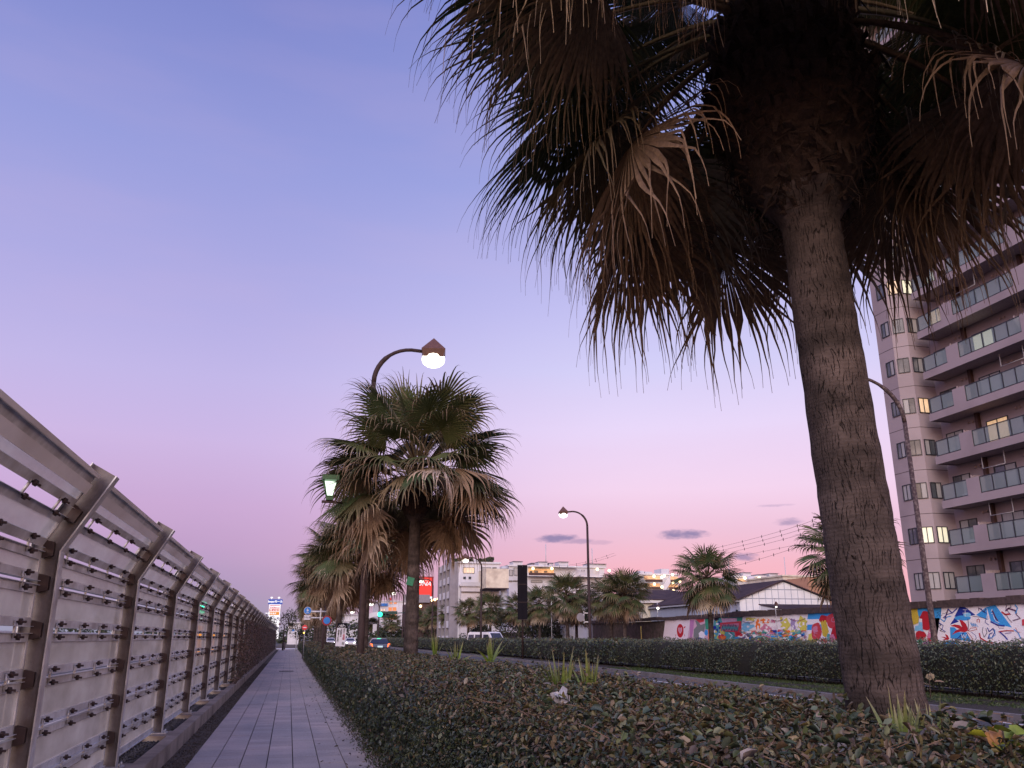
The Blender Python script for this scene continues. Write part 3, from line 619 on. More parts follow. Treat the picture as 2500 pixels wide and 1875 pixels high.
# ------------------------------------------------------------------ far pavement
fp = MB(); fp.box(27, 31.7, -20, 300, 0, .13); tag(fp.build('far_pavement', M['kerb']), kind='structure')
ap = MB(); ap.face([(33, -40, .0), (120, -40, .0), (120, 300, .0), (33, 300, .0)]); tag(ap.build('yard', M['asphalt']), kind='structure')

# ------------------------------------------------------------------ palms
def frond(az, el, pet, L, nseg, m, dead, droop, spread=2.25, bright=1.0, seed=0, r0=.15, z0=0.0, width=1.0, tipdark=1.0):
    R = np.random.default_rng(seed)
    ca, sa = math.cos(az), math.sin(az); d = np.array([math.cos(el) * ca, math.cos(el) * sa, math.sin(el)]); p = np.array([r0 * ca, r0 * sa, z0])
    V = []; Fc = []; Cc = []
    pts = [p]; K = 7
    for k in range(K):
        d = d + np.array([0, 0, -1.0]) * (.035 + .05 * droop) * (1 if el > -.9 else .3); d /= np.linalg.norm(d); pts.append(pts[-1] + d * pet / K)
    side = np.cross(d, (0, 0, 1.0)); side /= np.linalg.norm(side) + 1e-9
    tw = R.normal(0, .35); nrm = np.cross(side, d)
    side, nrm = side * math.cos(tw) + nrm * math.sin(tw), nrm * math.cos(tw) - side * math.sin(tw)
    pc = np.array([.10, .075, .04]) * (1 - dead) + np.array([.13, .08, .05]) * dead
    for k, q in enumerate(pts):                        # petiole: flat three-sided stalk
        w = .042 - .024 * k / K; V += [q - side * w, q + side * w, q - nrm * w * .8]; Cc += [pc] * 3
    for k in range(K):
        a = k * 3
        for j in range(3): Fc.append((a + j, a + (j + 1) % 3, a + 3 + (j + 1) % 3, a + 3 + j))
    P = pts[-1]; phis = np.linspace(-spread, spread, nseg); dphi = phis[1] - phis[0]
    gr = np.array([(.045, .062, .026), (.034, .054, .024), (.065, .076, .03)])[R.integers(0, 3)]; br = np.array([(.20, .135, .09), (.155, .105, .068), (.33, .265, .21), (.12, .078, .052)])[R.integers(0, 4)]
    joined = .48
    for i, ph in enumerate(phis):
        rr = d * math.cos(ph) + side * math.sin(ph) - nrm * (.22 + .35 * dead) * abs(math.sin(ph)) - nrm * .08
        rr /= np.linalg.norm(rr); lat = -d * math.sin(ph) + side * math.cos(ph); Li = L * (1 - .28 * (abs(ph) / spread) ** 2) * R.uniform(.88, 1.08)
        o = P + d * .16 * L * max(0, 1 - abs(ph) / spread) * .8
        cur = o.copy(); dr = rr.copy(); g = droop * R.uniform(.75, 1.35) * (.9 + .6 * dead); sw = R.normal(0, .10 + .25 * dead, 3); brk_ = R.uniform(.5, .8)
        idx0 = len(V); sd = R.uniform(0, 1)
        for k in range(m + 1):
            t_ = k / m
            if t_ <= joined: w = max(.006, np.linalg.norm(cur - o) * dphi * .56)
            else: w = max(.002, (joined * Li * dphi * (.50 - .16 * min(1, (t_ - joined) * 8))) * (1 - (t_ - joined) / (1 - joined)) ** 1.15)
            w = min(w, .032) * (width if t_ > joined else 1)
            l2 = lat - dr * float(lat @ dr); l2 /= np.linalg.norm(l2) + 1e-9; n2 = np.cross(dr, l2)
            V += [cur - l2 * w, cur + n2 * w * .5, cur + l2 * w]
            fb = min(1, max(0, (t_ - .30 - .35 * sd * (1 - dead)) * 2.2)) * .85; fb = max(fb, dead); c_ = (gr * (1 - fb) + br * fb * R.uniform(.8, 1.2)) * bright; Cc += [c_] * 3
            if k < m:
                if t_ > joined * .8:
                    dr = dr + np.array([0, 0, -1.0]) * g * ((t_ - joined * .8) * .55 + max(0, t_ - brk_) * 4.2) * (9 / m) + sw * .12 * (9 / m)
                    if dead > .3: dr = dr + R.normal(0, .10, 3)
                    dr /= np.linalg.norm(dr)
                else: dr = dr + np.array([0, 0, -1.0]) * g * .025; dr /= np.linalg.norm(dr)
                cur = cur + dr * Li / m
        for k in range(m):
            a = idx0 + k * 3; Fc += [(a, a + 1, a + 4, a + 3), (a + 1, a + 2, a + 5, a + 4)]
    return np_mesh('frond', np.array(V), Fc, M['frond'], np.array(Cc), smooth=False)

def trunk_mesh(h, rb, rt, seed=0, nth=40, nz=90, bulge=True, flare=.12, bh=1.1, bw=.30):
    R = np.random.default_rng(seed); V = []; UV = []; top = h + (bh * .87 if bulge else .2); zs = np.linspace(-.1, top, nz)
    ph = R.uniform(0, 6, 6)
    for z in zs:
        f = z / h; r = rb + (rt - rb) * min(1, f) + flare * math.exp(-max(0, z) * 3.2)
        r *= 1 + .012 * math.sin(z * 19 + ph[0]) + .01 * math.sin(z * 41 + ph[1])
        if bulge and z > h - .15:
            q = (z - h + .15) / bh; r = r + (bw * math.sin(min(1, q * 1.15) * math.pi) ** .8 if q * 1.15 < 1 else 0) * 1.0
        for j in range(nth + 1):
            a = 2 * math.pi * j / nth; k = 1 + .012 * math.sin(5 * a + ph[2] + z * 1.1) + .008 * math.sin(9 * a + z * 7 + ph[3])
            if z > h - .05: k += .10 * math.sin(7 * a + z * 11) * math.sin(z * 23 + a * 3) * .5
            V.append((r * k * math.cos(a), r * k * math.sin(a), z)); UV.append((a * .30, z))
    n1 = nth + 1; Fq = [(i * n1 + j, i * n1 + j + 1, (i + 1) * n1 + j + 1, (i + 1) * n1 + j) for i in range(nz - 1) for j in range(nth)]
    mi = [1 if (bulge and zs[i] > h + .02) else 0 for i in range(nz - 1) for j in range(nth)]
    return np_mesh('trunk', V, Fq, [M['trunk'], M['boots']], uv=UV, smooth=True, midx=mi)
def boots_mesh(h, r, n, seed, big=1.0, bh=1.1, bw=.30):
    """old leaf bases and fibre clinging under the crown"""
    R = np.random.default_rng(seed); m = MB()
    for k in range(n):
        f = k / n; a = k * 2.399 + R.normal(0, .2); z = h - .08 + bh * .86 * f + R.normal(0, .03); q_ = (z - h + .15) / bh * 1.15
        rr = r + (bw * math.sin(min(1, max(0, q_)) * math.pi) ** .8 if q_ < 1 else 0)
        up = R.uniform(.1, 1.1); l = R.uniform(.09, .24) * big * (.5 + .7 * f); w = R.uniform(.03, .075) * big * (.6 + .7 * f)
        c = Vector((math.cos(a), math.sin(a), 0)); s = Vector((-math.sin(a), math.cos(a), 0)); p = c * (rr - .04) + Vector((0, 0, z))
        q = p + c * l * .75 + Vector((0, 0, l * up)) + s * R.normal(0, .03); e = q + c * l * R.uniform(-.1, .4) + Vector((0, 0, -l * R.uniform(.2, 1.2))) + s * R.normal(0, .05)
        m.prism([p - s * w, p + s * w, p + s * w * .6 + Vector((0, 0, -.04)), p - s * w * .6 + Vector((0, 0, -.04))], [q - s * w * .7, q + s * w * .6, q + s * w * .5 + Vector((0, 0, -.015)), q - s * w * .5 + Vector((0, 0, -.015))])
        if R.random() < .35: m.face([q - s * w * .7, q + s * w * .7, e + s * .012, e - s * .012])
        if R.random() < .3:                          # torn fibre
            t0 = p + c * .05; t1 = t0 + s * R.uniform(-.2, .2) + c * .04 + Vector((0, 0, R.uniform(-.08, .03))); t2 = t1 + s * R.uniform(-.15, .15) + Vector((0, 0, -R.uniform(.03, .2)))
            m.tube([t0, t1, t2], [.007, .005, .002], 3, False)
    return m.mesh('leaf_bases', M['boots'])
M['boots'] = mat('old_leaf_base', (.034, .02, .0155), .95, .5, 16, .9, 45)

def palm(loc, h, rb, rt, nf, pet, L, nseg, m, seed, label, group='palm trees planted along the road', elmin=-62, detail=1.0, dead_from=.55, droop0=.55, width=1.0, flare=.12, bh=1.1, bw=.30, clear=None, bright=1.0, zlow=.62):
    R = random.Random(seed); p = empty('palm_tree', loc, label, 'palm tree', group)
    link('trunk', trunk_mesh(h, rb, rt, seed, flare=flare, bh=bh, bw=bw), p)
    link('leaf_bases', boots_mesh(h, rt, int(150 * detail), seed, 1.0, bh, bw), p)
    for k in range(nf):
        f = (k + .5) / nf; az = k * 2.39996 + R.uniform(-.25, .25); eld = 84 + (elmin - 84) * f ** .92 + R.uniform(-7, 7); pm = .75 if f < .12 else 1; tan_ = False
        if clear is not None:                       # old leaves on the pavement side have been cut away
            dl = abs((math.degrees(az) - clear + 180) % 360 - 180)
            if dl < 62 and eld < 14: eld = R.uniform(10, 38); tan_ = True
            elif dl < 100 and eld < -30: eld = R.uniform(-30, -5)
        dead = 0.0 if f < dead_from else min(1, (f - dead_from) / (1 - dead_from) * 1.5 + R.uniform(-.3, .3)); dead = max(0, dead)
        if tan_ and bh > 2: dead = max(dead, R.uniform(.45, .9)); pm *= 1.12
        me = frond(az, rad(eld), pet * R.uniform(.8, 1.12) * pm, L * R.uniform(.88, 1.08), nseg, m, dead, droop0 + .5 * f, seed=seed * 1000 + k, r0=rt * .8 + bw * .5 * f, z0=h + bh + .1 - bh * zlow * f, width=width, bright=bright * (1.35 if tan_ and bh > 2 else 1))
        link('frond', me, p)
    return p

near = palm((3.76, 4.96, 0), 4.62, .25, .205, 92, 1.40, 1.45, 66, 12, 3, 'largest palm, close up at right, thick cracked trunk rising from the hedge', elmin=-30, detail=9, dead_from=.72, droop0=.68, bh=2.2, bw=.36, clear=234, zlow=.42)
near.rotation_euler = (0, -.047, 0)
P2 = palm((3.50, 25.9, 0), 4.85, .215, .16, 78, 1.62, 1.55, 40, 10, 7, 'second palm along the path, full shaggy crown beside the lit curved street lamp', elmin=-40, dead_from=.68, flare=.05, bh=1.7, bw=.34, clear=262, bright=1.3, zlow=.55, width=1.2)
P2.scale = (1.03, 1.03, 1.045)
tg = MB(); tg.box(-.17, .03, -.20, -.19, 2.82, 3.05); tt = tg.build('tag', M['greentag'], P2); tt.rotation_euler = (0, rad(14), 0); tt.location = (-.75, 0, .1)
tr_ = MB(); tr_.tube([(.18 * math.cos(a), .18 * math.sin(a), 2.95) for a in np.linspace(0, 6.28, 13)], .006, 4, False); tr_.build('tie', M['ink'], P2)
rowlab = [(2.95, 35.9, .83, 'shaggy palm just behind the lit street lamp pole, crown of hanging brown fronds'),
          (2.55, 47.9, .86, 'fourth palm of the path row, right behind the blue ringed sign'),
          (2.28, 60.0, .83, 'fifth palm of the path row, standing behind the blue round sign arm'),
          (2.7, 73.0, .80, 'sixth palm of the path row, above the red round sign'),
          (2.9, 86.0, .82, 'seventh palm of the path row, leaning over the far hedge'),
          (3.0, 99.0, .80, 'eighth palm of the path row, small and dark in the distance'),
          (3.1, 112.0, .82, 'farthest palm of the path row, where the hedge ends')]
for k, (x, y, s_, lb) in enumerate(rowlab):
    c = copy_tree(P2, (x, y, 0), (.45, -.5, .8, -.9, .3, -.2, .6)[k], s_); c['label'] = lb
    for ch in list(c.children):
        if ch.name.startswith('tag') or ch.name.startswith('tie'): bpy.data.objects.remove(ch)
F1 = palm((28, 58, 0), 4.7, .2, .15, 60, 1.35, 1.25, 22, 6, 21, 'green palm in front of the mural, standing against the roofs of the gabled warehouse', 'palm trees on the far pavement', elmin=-52, dead_from=.84, droop0=.5, width=1.7, flare=.04, bright=1.3)
def far(u, x, ztop, lb, s_=1.0, y=None, rz=None):
    p = atX(u, 1556, x); c = copy_tree(F1, (x, p[1] if y is None else y, 0), (u * .37 + x) if rz is None else rz, (s_, s_, ztop / 5.0)); c['label'] = lb; return c
F1.location = (28, atX(1737, 1550, 28)[1], 0); F1.scale = (.98, .98, .98)
far(2098, 28, 5.0, 'right hand palm half hidden behind the huge cracked trunk, fronds against the tower block', 1.08)
far(1526, 28, 4.6, 'palm with two trunks close by it, left of the cream shed wall', 1.0)
far(1493, 28.6, 4.5, 'palm whose crown merges with its right neighbour above the dark wall', .98)
far(1386, 26.5, 4.9, 'tall palm right of the dark vertical totem, lighter green crown', 1.0)
far(1408, 28.6, 3.9, 'lower palm tucked against the right side of the palm by the totem', .9)
far(1318, 27.5, 4.6, 'palm behind the right edge of the dark vertical totem', .95)
far(1268, 28.0, 4.5, 'palm behind the left edge of the dark vertical totem', .95)
far(1197, 28, 5.0, 'small olive palm in front of the white blank block, right of the lamp pole', 1.05)
far(1143, 28, 4.9, 'small olive palm left of the lamp pole below the roof garden block', 1.15)
far(1100, 28.5, 4.9, 'small palm under the grey balconied side of the roof garden block', 1.1)
far(1062, 28, 5.0, 'small palm under the lamps beside the red sign', 1.15)
far(1028, 28, 4.8, 'small palm right of the second palm trunk, below the red sign', 1.1)
far(955, 24, 4.6, 'distant palm under the green traffic light, right part', 1.1)
far(905, 22, 4.4, 'distant palm just left of the dark sedan tail', 1.1)

# ------------------------------------------------------------------ broadleaf trees behind
def tree(loc, h, w, seed, label, n=2600, dark=1.0):
    R = np.random.default_rng(seed); t_ = empty('broadleaf_tree', loc, label, 'tree', 'dark trees between the far palms')
    m = MB(); m.tube([(0, 0, 0), (.05, 0, h * .25), (0, .1, h * .55)], [.16, .12, .05], 7); 
    for k in range(6):
        a = k * 1.1; m.tube([(0, .03, h * .3), (math.cos(a) * w * .25, math.sin(a) * w * .25, h * .55), (math.cos(a) * w * .4, math.sin(a) * w * .4, h * .75)], [.06, .04, .015], 5)
    m.build('trunk', M['bark'], t_)
    nc = 26; C_ = np.stack([R.normal(0, w * .26, nc), R.normal(0, w * .26, nc), h * R.uniform(.28, .93, nc)], 1); C_[:, :2] *= (1.15 - .55 * np.abs(C_[:, 2:3] / h - .5) * 1.4)
    k = R.integers(0, nc, n); D_ = R.normal(0, 1, (n, 3)); D_ /= np.linalg.norm(D_, axis=1, keepdims=True)
    P = C_[k] + D_ * (w * .17) * R.uniform(.5, 1.1, (n, 1)); col = np.array([(.03, .04, .02), (.02, .028, .016), (.045, .05, .022), (.035, .03, .018)])[k % 4] * R.uniform(.6, 1.4, (n, 1)) * dark
    o = leaves('crown', P, D_, R.uniform(.18, .34, n), col, M['foliagedark'], t_, .6, False, .6); return t_
TL = [(1005, 30, 4.6, 'dark round tree right of the second palm trunk'), (1125, 31, 4.2, 'dark tree between the two small olive palms'), (1170, 31, 4.0, 'low dark tree right of the thin lamp pole behind the van'),
      (1235, 30, 5.2, 'dark tree behind the white van, left of the totem'), (1300, 30, 5.4, 'dark tree at the foot of the vertical totem'), (1335, 30, 4.8, 'dark open tree right of the totem with low branches'),
      (975, 27, 4.2, 'dark tree below the orange lit building'), (880, 24, 4.4, 'distant dark tree beyond the oncoming headlights'), (930, 25, 4.6, 'distant dark tree below the green traffic light'), (1065, 31, 4.2, 'dark tree under the red sign, in the palm row')]
for k, (u, x, h, lb) in enumerate(TL):
    p = atX(u, 1556, x); tree((x, p[1], 0), h, h * 1.1, 40 + k, lb)
for k, (x, y, h, lb) in enumerate(((-4.5, 150, 5, 'dark bush tree at the end of the barrier'), (-7.5, 175, 4.4, 'dark tree beyond the path end, below the shop sign tower'), (1.8, 160, 6, 'dark reddish tree beyond the path end, under the palms'))):
    tree((x, y, 0), h, h * 1.0, 70 + k, lb)

# ------------------------------------------------------------------ sword leaf plants in the bed
def sword(loc, n, L, seed, label, lean=.35, pal=(.13, .20, .035)):
    R = random.Random(seed); p = empty('sword_leaf_plant', loc, label, 'plant', 'young sword leaved plants in the hedge bed')
    for k in range(n):
        a = R.uniform(0, 6.28); ln = L * R.uniform(.6, 1.1); tilt = abs(R.gauss(0, lean)); d = Vector((math.cos(a) * math.sin(tilt), math.sin(a) * math.sin(tilt), math.cos(tilt))); s = d.cross(Vector((math.cos(a + R.uniform(-1, 1)), math.sin(a), .2))).normalized()
        V = []; Cc = []; q = Vector((math.cos(a) * .03, math.sin(a) * .03, -.12)); w0 = R.uniform(.016, .027) * (L / .40); c0 = np.array(pal) * R.uniform(.6, 1.2)
        for j in range(7):
            t_ = j / 6; w = w0 * (1 - t_ ** 2.2) + .0008; nn = d.cross(s); V += [q - s * w, q + nn * w * .35, q + s * w]; cc = c0 * (1 - t_ ** 3) + np.array((.30, .25, .15)) * t_ ** 3 * .7; Cc += [cc] * 3
            d = (d + Vector((0, 0, -1)) * .035 * tilt * 4).normalized(); q = q + d * (ln + .12) / 6
        Fq = [f for j in range(6) for f in ((j * 3, j * 3 + 1, j * 3 + 4, j * 3 + 3), (j * 3 + 1, j * 3 + 2, j * 3 + 5, j * 3 + 4))]
        link('blade', np_mesh('blade', [tuple(v) for v in V], Fq, M['leaf'], np.array(Cc)), p)
    return p
for (du, dv, n_, L_, lb) in ((940, 1415, 15, .62, 'sword leaved plant nearest the second palm trunk'), (985, 1430, 11, .5, 'short sword leaved plant, second in the row of four'),
                             (1060, 1423, 16, .62, 'spread out fan of sword leaves, third in the row'), (1213, 1490, 18, .40, 'yellow green sword leaves by a pale curled leaf'),
                             (1275, 1492, 18, .38, 'sword leaved plant with white edged blades, right of the yellow one'), (1950, 1606, 13, .27, 'bright sword leaves in front of the cracked trunk'),
                             (2012, 1590, 11, .20, 'faint sword leaves right of the cracked trunk foot')):
    p = atZ(du * 1.13, dv * 1.13, 1.0); sword((p[0], p[1], 1.0), n_, L_, int(du), lb, lean=.42 if du == 1060 else .28)
def broad(loc, label, cols, seed, n=9, s_=.09):
    R = np.random.default_rng(seed); P = np.stack([R.normal(0, .05, n), R.normal(0, .05, n), R.uniform(0, .09, n)], 1); e = empty('broad_leaf_sprig', loc, label, 'plant')
    st = MB(); st.tube([(0, 0, -.1), (.01, 0, .03), (.02, .01, .1)], [.005, .004, .002], 5); st.build('stem', M['bark'], e)
    for k in range(n):
        leaves('leaf', P[k:k + 1], np.array([[0, -.6, .8]]), np.array([s_ * R.uniform(.7, 1.3)]), np.array([cols[k % len(cols)]]), M['leaf'], e, .75, True, .5)
p = atZ(2450, 1830, 1.06); broad((p[0], p[1], 1.06), 'yellow green and orange leaves at the bottom right corner', [(.26, .28, .03), (.16, .22, .03), (.34, .17, .06)], 2, 12, .075)
p = atZ(1385, 1710, 1.04); broad((p[0], p[1], 1.05), 'large pale dry leaf curled on the hedge top', [(.42, .40, .42), (.36, .33, .33)], 5, 3, .13)
p = atZ(2270, 1690, 1.05); broad((p[0], p[1], 1.1), 'pale budding sprig against the right foot of the cracked trunk', [(.34, .27, .16), (.28, .2, .13)], 6, 6, .08)

# ------------------------------------------------------------------ street lamps
def lamp(loc, h, side, arm, head, label, r=.09, glowm='farlamp', detail=True, group='curved street lamps', steel='brownsteel'):
    e = empty('street_lamp', loc, label, 'street lamp', group)
    p = MB(); p.tube([(0, 0, 0), (0, 0, 1.2), (0, 0, h - arm * .62)], [r * 1.35, r * 1.1, r * .8], 10)
    p.tube([(0, 0, 0), (0, 0, .9)], [r * 1.7, r * 1.7], 10); p.build('pole', M[steel], e)
    a = MB(); R_ = arm * .62; pts = []
    for k in range(11):
        t_ = math.pi / 2 * k / 10; pts.append((side[0] * R_ * (1 - math.cos(t_)), side[1] * R_ * (1 - math.cos(t_)), h - R_ + R_ * math.sin(t_)))
    pts.append((side[0] * (arm - head * .3), side[1] * (arm - head * .3), h - .03)); a.tube(pts, [r * .8] * 6 + [r * .6] * 6, 8); a.build('arm', M[steel], e)
    s = MB(); c = Vector((side[0] * arm, side[1] * arm, h)); w = head * .52
    sq = lambda k, z, rot=.62: [c + Vector((math.cos(rot + math.pi / 2 * j) * k, math.sin(rot + math.pi / 2 * j) * k, z)) for j in range(4)]
    B_, T_ = sq(w, -.02), c + Vector((0, 0, head * .44)); Lw = sq(w * .80, -head * .26)
    for j in range(4):
        s.face([B_[j], B_[(j + 1) % 4], T_]); s.face([B_[j], Lw[j], Lw[(j + 1) % 4], B_[(j + 1) % 4]])
    s.build('lamp_shade', M['lampshade'], e)
    g = MB(); g.ball(c + Vector((0, 0, -head * .27)), head * .36, 18, 10, .72); g.build('lamp_bulb', M[glowm], e)
    return e
Lp = atD(880, 1590, 27); A = Vector((3.84 - 1.86, -.2, 0))
L1 = lamp((Lp[0] - .0, Lp[1], 0), 10.75, (1, -.06), 1.94, 1.08, 'lit street lamp in front of the palms, tall brown pole with a bent arm', .10, 'lampglow')
pl = bpy.data.lights.new('lamp_light', 'SPOT'); pl.energy = 350; pl.color = (1, .72, .42); pl.spot_size = rad(150); pl.spot_blend = .6; pl.shadow_soft_size = .3
po = bpy.data.objects.new('lamp_light', pl); COL.objects.link(po); po.parent = L1; po.location = (1.94, -.12, 10.35)
# path lantern on the same pole
ql = atD(806, 1190, 25.3); ln = MB(); cx, cy, cz = float(ql[0] - Lp[0]), float(ql[1] - Lp[1]), float(ql[2])
ln.tube([(-.02, 0, cz - .42), (cx * .5, cy * .5, cz - .34), (cx, cy, cz - .42)], .03, 6); ln.box(cx - .22, cx + .22, cy - .04, cy + .04, cz - .46, cz - .39)
ln.build('lantern_arm', M['brownsteel'], L1)
lf = MB(); 
for j in range(4):
    a = math.pi / 4 + j * math.pi / 2; b_ = a + math.pi / 2; A1 = (cx + .13 * math.cos(a), cy + .13 * math.sin(a), cz - .27); A2 = (cx + .30 * math.cos(a), cy + .30 * math.sin(a), cz + .28); B2 = (cx + .30 * math.cos(b_), cy + .30 * math.sin(b_), cz + .28); B1 = (cx + .13 * math.cos(b_), cy + .13 * math.sin(b_), cz - .27)
    lf.tube([A1, A2], .018, 5); lf.tube([A2, B2], .02, 5); lf.tube([A1, B1], .018, 5)
lf.box(cx - .24, cx + .24, cy - .24, cy + .24, cz + .20, cz + .34); lf.box(cx - .1, cx + .1, cy - .1, cy + .1, cz - .38, cz - .27); lf.build('lantern_frame', M['lanterngreen'], L1)
lg = MB(); lg.prism([(cx - .08, cy - .08, cz - .26), (cx + .08, cy - .08, cz - .26), (cx + .08, cy + .08, cz - .26), (cx - .08, cy + .08, cz - .26)], [(cx - .17, cy - .17, cz + .16), (cx + .17, cy - .17, cz + .16), (cx + .17, cy + .17, cz + .16), (cx - .17, cy + .17, cz + .16)]); lg.build('lantern_glass', M['lanternglow'], L1)
def lampat(u, v, x, hu, hv, label, head=.7, **k):
    b_ = atX(u, v, x); d = math.hypot(b_[0], b_[1]); hd = atD(hu, hv, d); dd = hd[:2] - b_[:2]; arm = float(np.linalg.norm(dd)); return lamp((b_[0], b_[1], 0), float(hd[2]), tuple(dd / arm), arm, head, label, **k)
lampat(1441, 1570, 17.4, 1375, 1249, 'lit street lamp on the median, arm bent left, right of the totem', .75, r=.085)
rp = atX(2283, 1570, 18.8); rl = lamp((rp[0], rp[1], 0), 9.75, (-.95, .3), 2.6, .75, 'rust flecked street lamp in front of the tower block, head hidden by the huge trunk', .085, steel='rustpole')
lampat(1174, 1565, 17.4, 1136, 1361, 'lit street lamp with pyramid shade in front of the roof garden block', .95, r=.09)
lampat(1054, 1560, 17.4, 1028, 1414, 'lit street lamp against the red sign', .9, r=.1)
lampat(982, 1560, 17.4, 961, 1443, 'lit street lamp left of the second palm trunk', 1.2, r=.12)
lampat(923, 1560, 17.4, 906, 1470, 'lit street lamp left of the orange lit building', 1.4, r=.14)
lampat(873, 1560, 17.4, 860, 1490, 'small far street lamp just left of the near lamp pole', 1.6, r=.16)
lampat(840, 1560, 16, 830, 1504, 'smallest far street lamp between palm trunks', 1.7, r=.16)
lampat(692, 1562, -.6, 683, 1523, 'unlit thin lamp beyond the end of the barrier', .35, r=.07, glowm='glassdark')

# ------------------------------------------------------------------ text helper
def text(parent, body, loc, size, m, rz=0, name='lettering', align='CENTER', shear=0.0, bold=0.0, vert=False, sx=1.0):
    cu = bpy.data.curves.new(name, 'FONT'); cu.body = '\n'.join(body) if vert else body; cu.size = size; cu.align_x = align; cu.align_y = 'CENTER'; cu.extrude = .004; cu.shear = shear; cu.offset = bold; cu.resolution_u = 3
    if vert: cu.space_line = .82
    cu.materials.append(m); o = bpy.data.objects.new(name, cu); COL.objects.link(o); o.parent = parent; o.location = loc; o.rotation_euler = (rad(90), 0, rz); o.scale = (sx, 1, 1); return o

# bicycle notice board
DB = 44.0; p = atD(830, 1578, DB); hs = (atD(830, 1521, DB)[2] - p[2]) / 1.8; S = empty('notice_board', (p[0], p[1], p[2]), 'white notice board with a bicycle symbol and vertical lettering', 'sign')
wb = 24.5 * 22 / 2130; S.scale = (1.8, 1.8, 1.8)
b = MB(); b.box(-wb / 2, wb / 2, -.01, .01, 0, hs * .78); b.build('panel', M['signboard'], S)
b = MB(); b.box(-wb / 2, wb / 2, -.012, .01, hs * .785, hs); b.build('header', M['ink'], S)
b = MB(); b.tube([(0, .03, -p[2] / 1.8), (0, .03, hs * .9)], .025, 8); b.build('pole', M['greytube'], S)
S.rotation_euler = (0, rad(3.0), rad(-5))
bk = MB(); zc = hs * .87; r_ = .038
for sx_ in (-.05, .05): bk.tube([(sx_ + r_ * math.cos(a), -.016, zc - .015 + r_ * math.sin(a)) for a in np.linspace(0, 6.28, 17)], .005, 4, False)
for a, c_ in (((-.05, -.015), (-.02, .03)), ((-.02, .03), (.03, .03)), ((.03, .03), (.05, -.015)), ((-.05, -.015), (.005, -.015)), ((.005, -.015), (.03, .03)), ((-.025, .045), (.005, -.015)), ((.022, .05), (.04, .05)), ((.03, .03), (.026, .05))):
    bk.tube([(a[0], -.016, zc + a[1]), (c_[0], -.016, zc + c_[1])], .005, 4, False)
bk.build('bicycle_symbol', M['white'], S)
text(S, '歩行', (wb * .28, -.013, hs * .655), .075, M['ink'], vert=True, sx=.8); text(S, '者優', (wb * .28, -.013, hs * .40), .085, M['inkred'], vert=True, sx=.8); text(S, '先', (wb * .28, -.013, hs * .12), .085, M['ink'], vert=True, sx=.8)
text(S, '自転車は', (-.01, -.013, hs * .57), .062, M['ink'], vert=True, sx=.8); text(S, '車道寄りを徐行', (-wb * .30, -.013, hs * .44), .056, M['ink'], vert=True, sx=.8)

def disc(c, r, m, parent, name='disc', y=0.0, n=28, t_=.012):
    b = MB(); b.prism([(c[0] + r * math.cos(2 * math.pi * k / n), y, c[1] + r * math.sin(2 * math.pi * k / n)) for k in range(n)], [(c[0] + r * math.cos(2 * math.pi * k / n), y + t_, c[1] + r * math.sin(2 * math.pi * k / n)) for k in range(n)]); return b.build(name, m, parent)
# blue pedestrian and cycle sign with arms
d0 = 43.5; p = atD(789, 1580, d0); T = empty('road_sign', (p[0], p[1], 0), 'blue round shared path sign with a small white plate on arms', 'sign'); s_ = d0 / 2130
q = atD(751, 1492, d0); q2 = atD(797, 1515, d0); ox = q[0] - p[0]
b = MB(); b.tube([(0, .06, 0), (0, .06, atD(789, 1478, d0)[2])], .035, 8)
b.build('pole', M['brownsteel'], T)
b = MB(); b.tube([(ox, .05, q[2] - .02), (.05, .05, q[2] - .02)], .045, 6); b.tube([(ox, .05, q[2] - .31), (.05, .05, q[2] - .31)], .035, 6); b.box(-.25, -.19, .0, .08, q[2] - .42, q[2] + .14); b.build('arm', M['greytube'], T)
disc((ox, q[2] + .02), 8.8 * s_, M['white'], T, 'rim', .0); disc((ox, q[2] + .02), 8.2 * s_, M['blueround'], T, 'disc', -.014)
b = MB(); b.ball((ox - .02, -.02, q[2] + .10), .02, 8, 5); b.box(ox - .04, ox, -.022, -.016, q[2] - .02, q[2] + .08); b.box(ox + .02, ox + .045, -.022, -.016, q[2] + .0, q[2] + .07); b.box(ox - .07, ox + .06, -.022, -.016, q[2] - .09, q[2] - .07)
b.build('figure_symbol', M['white'], T)
b = MB(); b.box(ox - 7.5 * s_, ox + 7.5 * s_, -.01, .01, q[2] - .40, q[2] - .20); b.build('plate', M['signboard'], T); text(T, '自転車', (ox, -.013, q[2] - .30), .12, M['inkgrey'])
d0 = 42.5; p = atD(785, 1580, d0); T = empty('road_sign', (p[0] + .02, p[1], 0), 'blue no parking sign with a red ring, peeping out behind a palm trunk', 'sign'); q = atD(797, 1515, d0); ox = q[0] - p[0]; s_ = d0 / 2130
b = MB(); b.tube([(0, .05, 0), (0, .05, q[2] + .35)], .03, 8); b.build('pole', M['brownsteel'], T)
b = MB()
for z in (-.17, .17): b.tube([(0, .04, q[2] + z), (ox, .04, q[2] + z)], .02, 6)
b.build('arm', M['greytube'], T)
disc((ox, q[2]), 11.5 * s_, M['darkred'], T, 'rim'); disc((ox, q[2]), 8.0 * s_, M['blueround'], T, 'disc', -.014)
d0 = 70; p = atD(744, 1532, d0); T = empty('road_sign', (p[0], p[1], 0), 'red round no entry sign among the far palm trunks', 'sign'); s_ = d0 / 2130
b = MB(); b.tube([(0, .05, 0), (0, .05, p[2])], .035, 8); b.build('pole', M['greytube'], T); disc((0, p[2]), 6.0 * s_, M['redround'], T, 'disc'); b = MB(); b.box(-.13, .13, -.012, -.004, p[2] - .03, p[2] + .03); b.build('bar', M['signboard'], T)
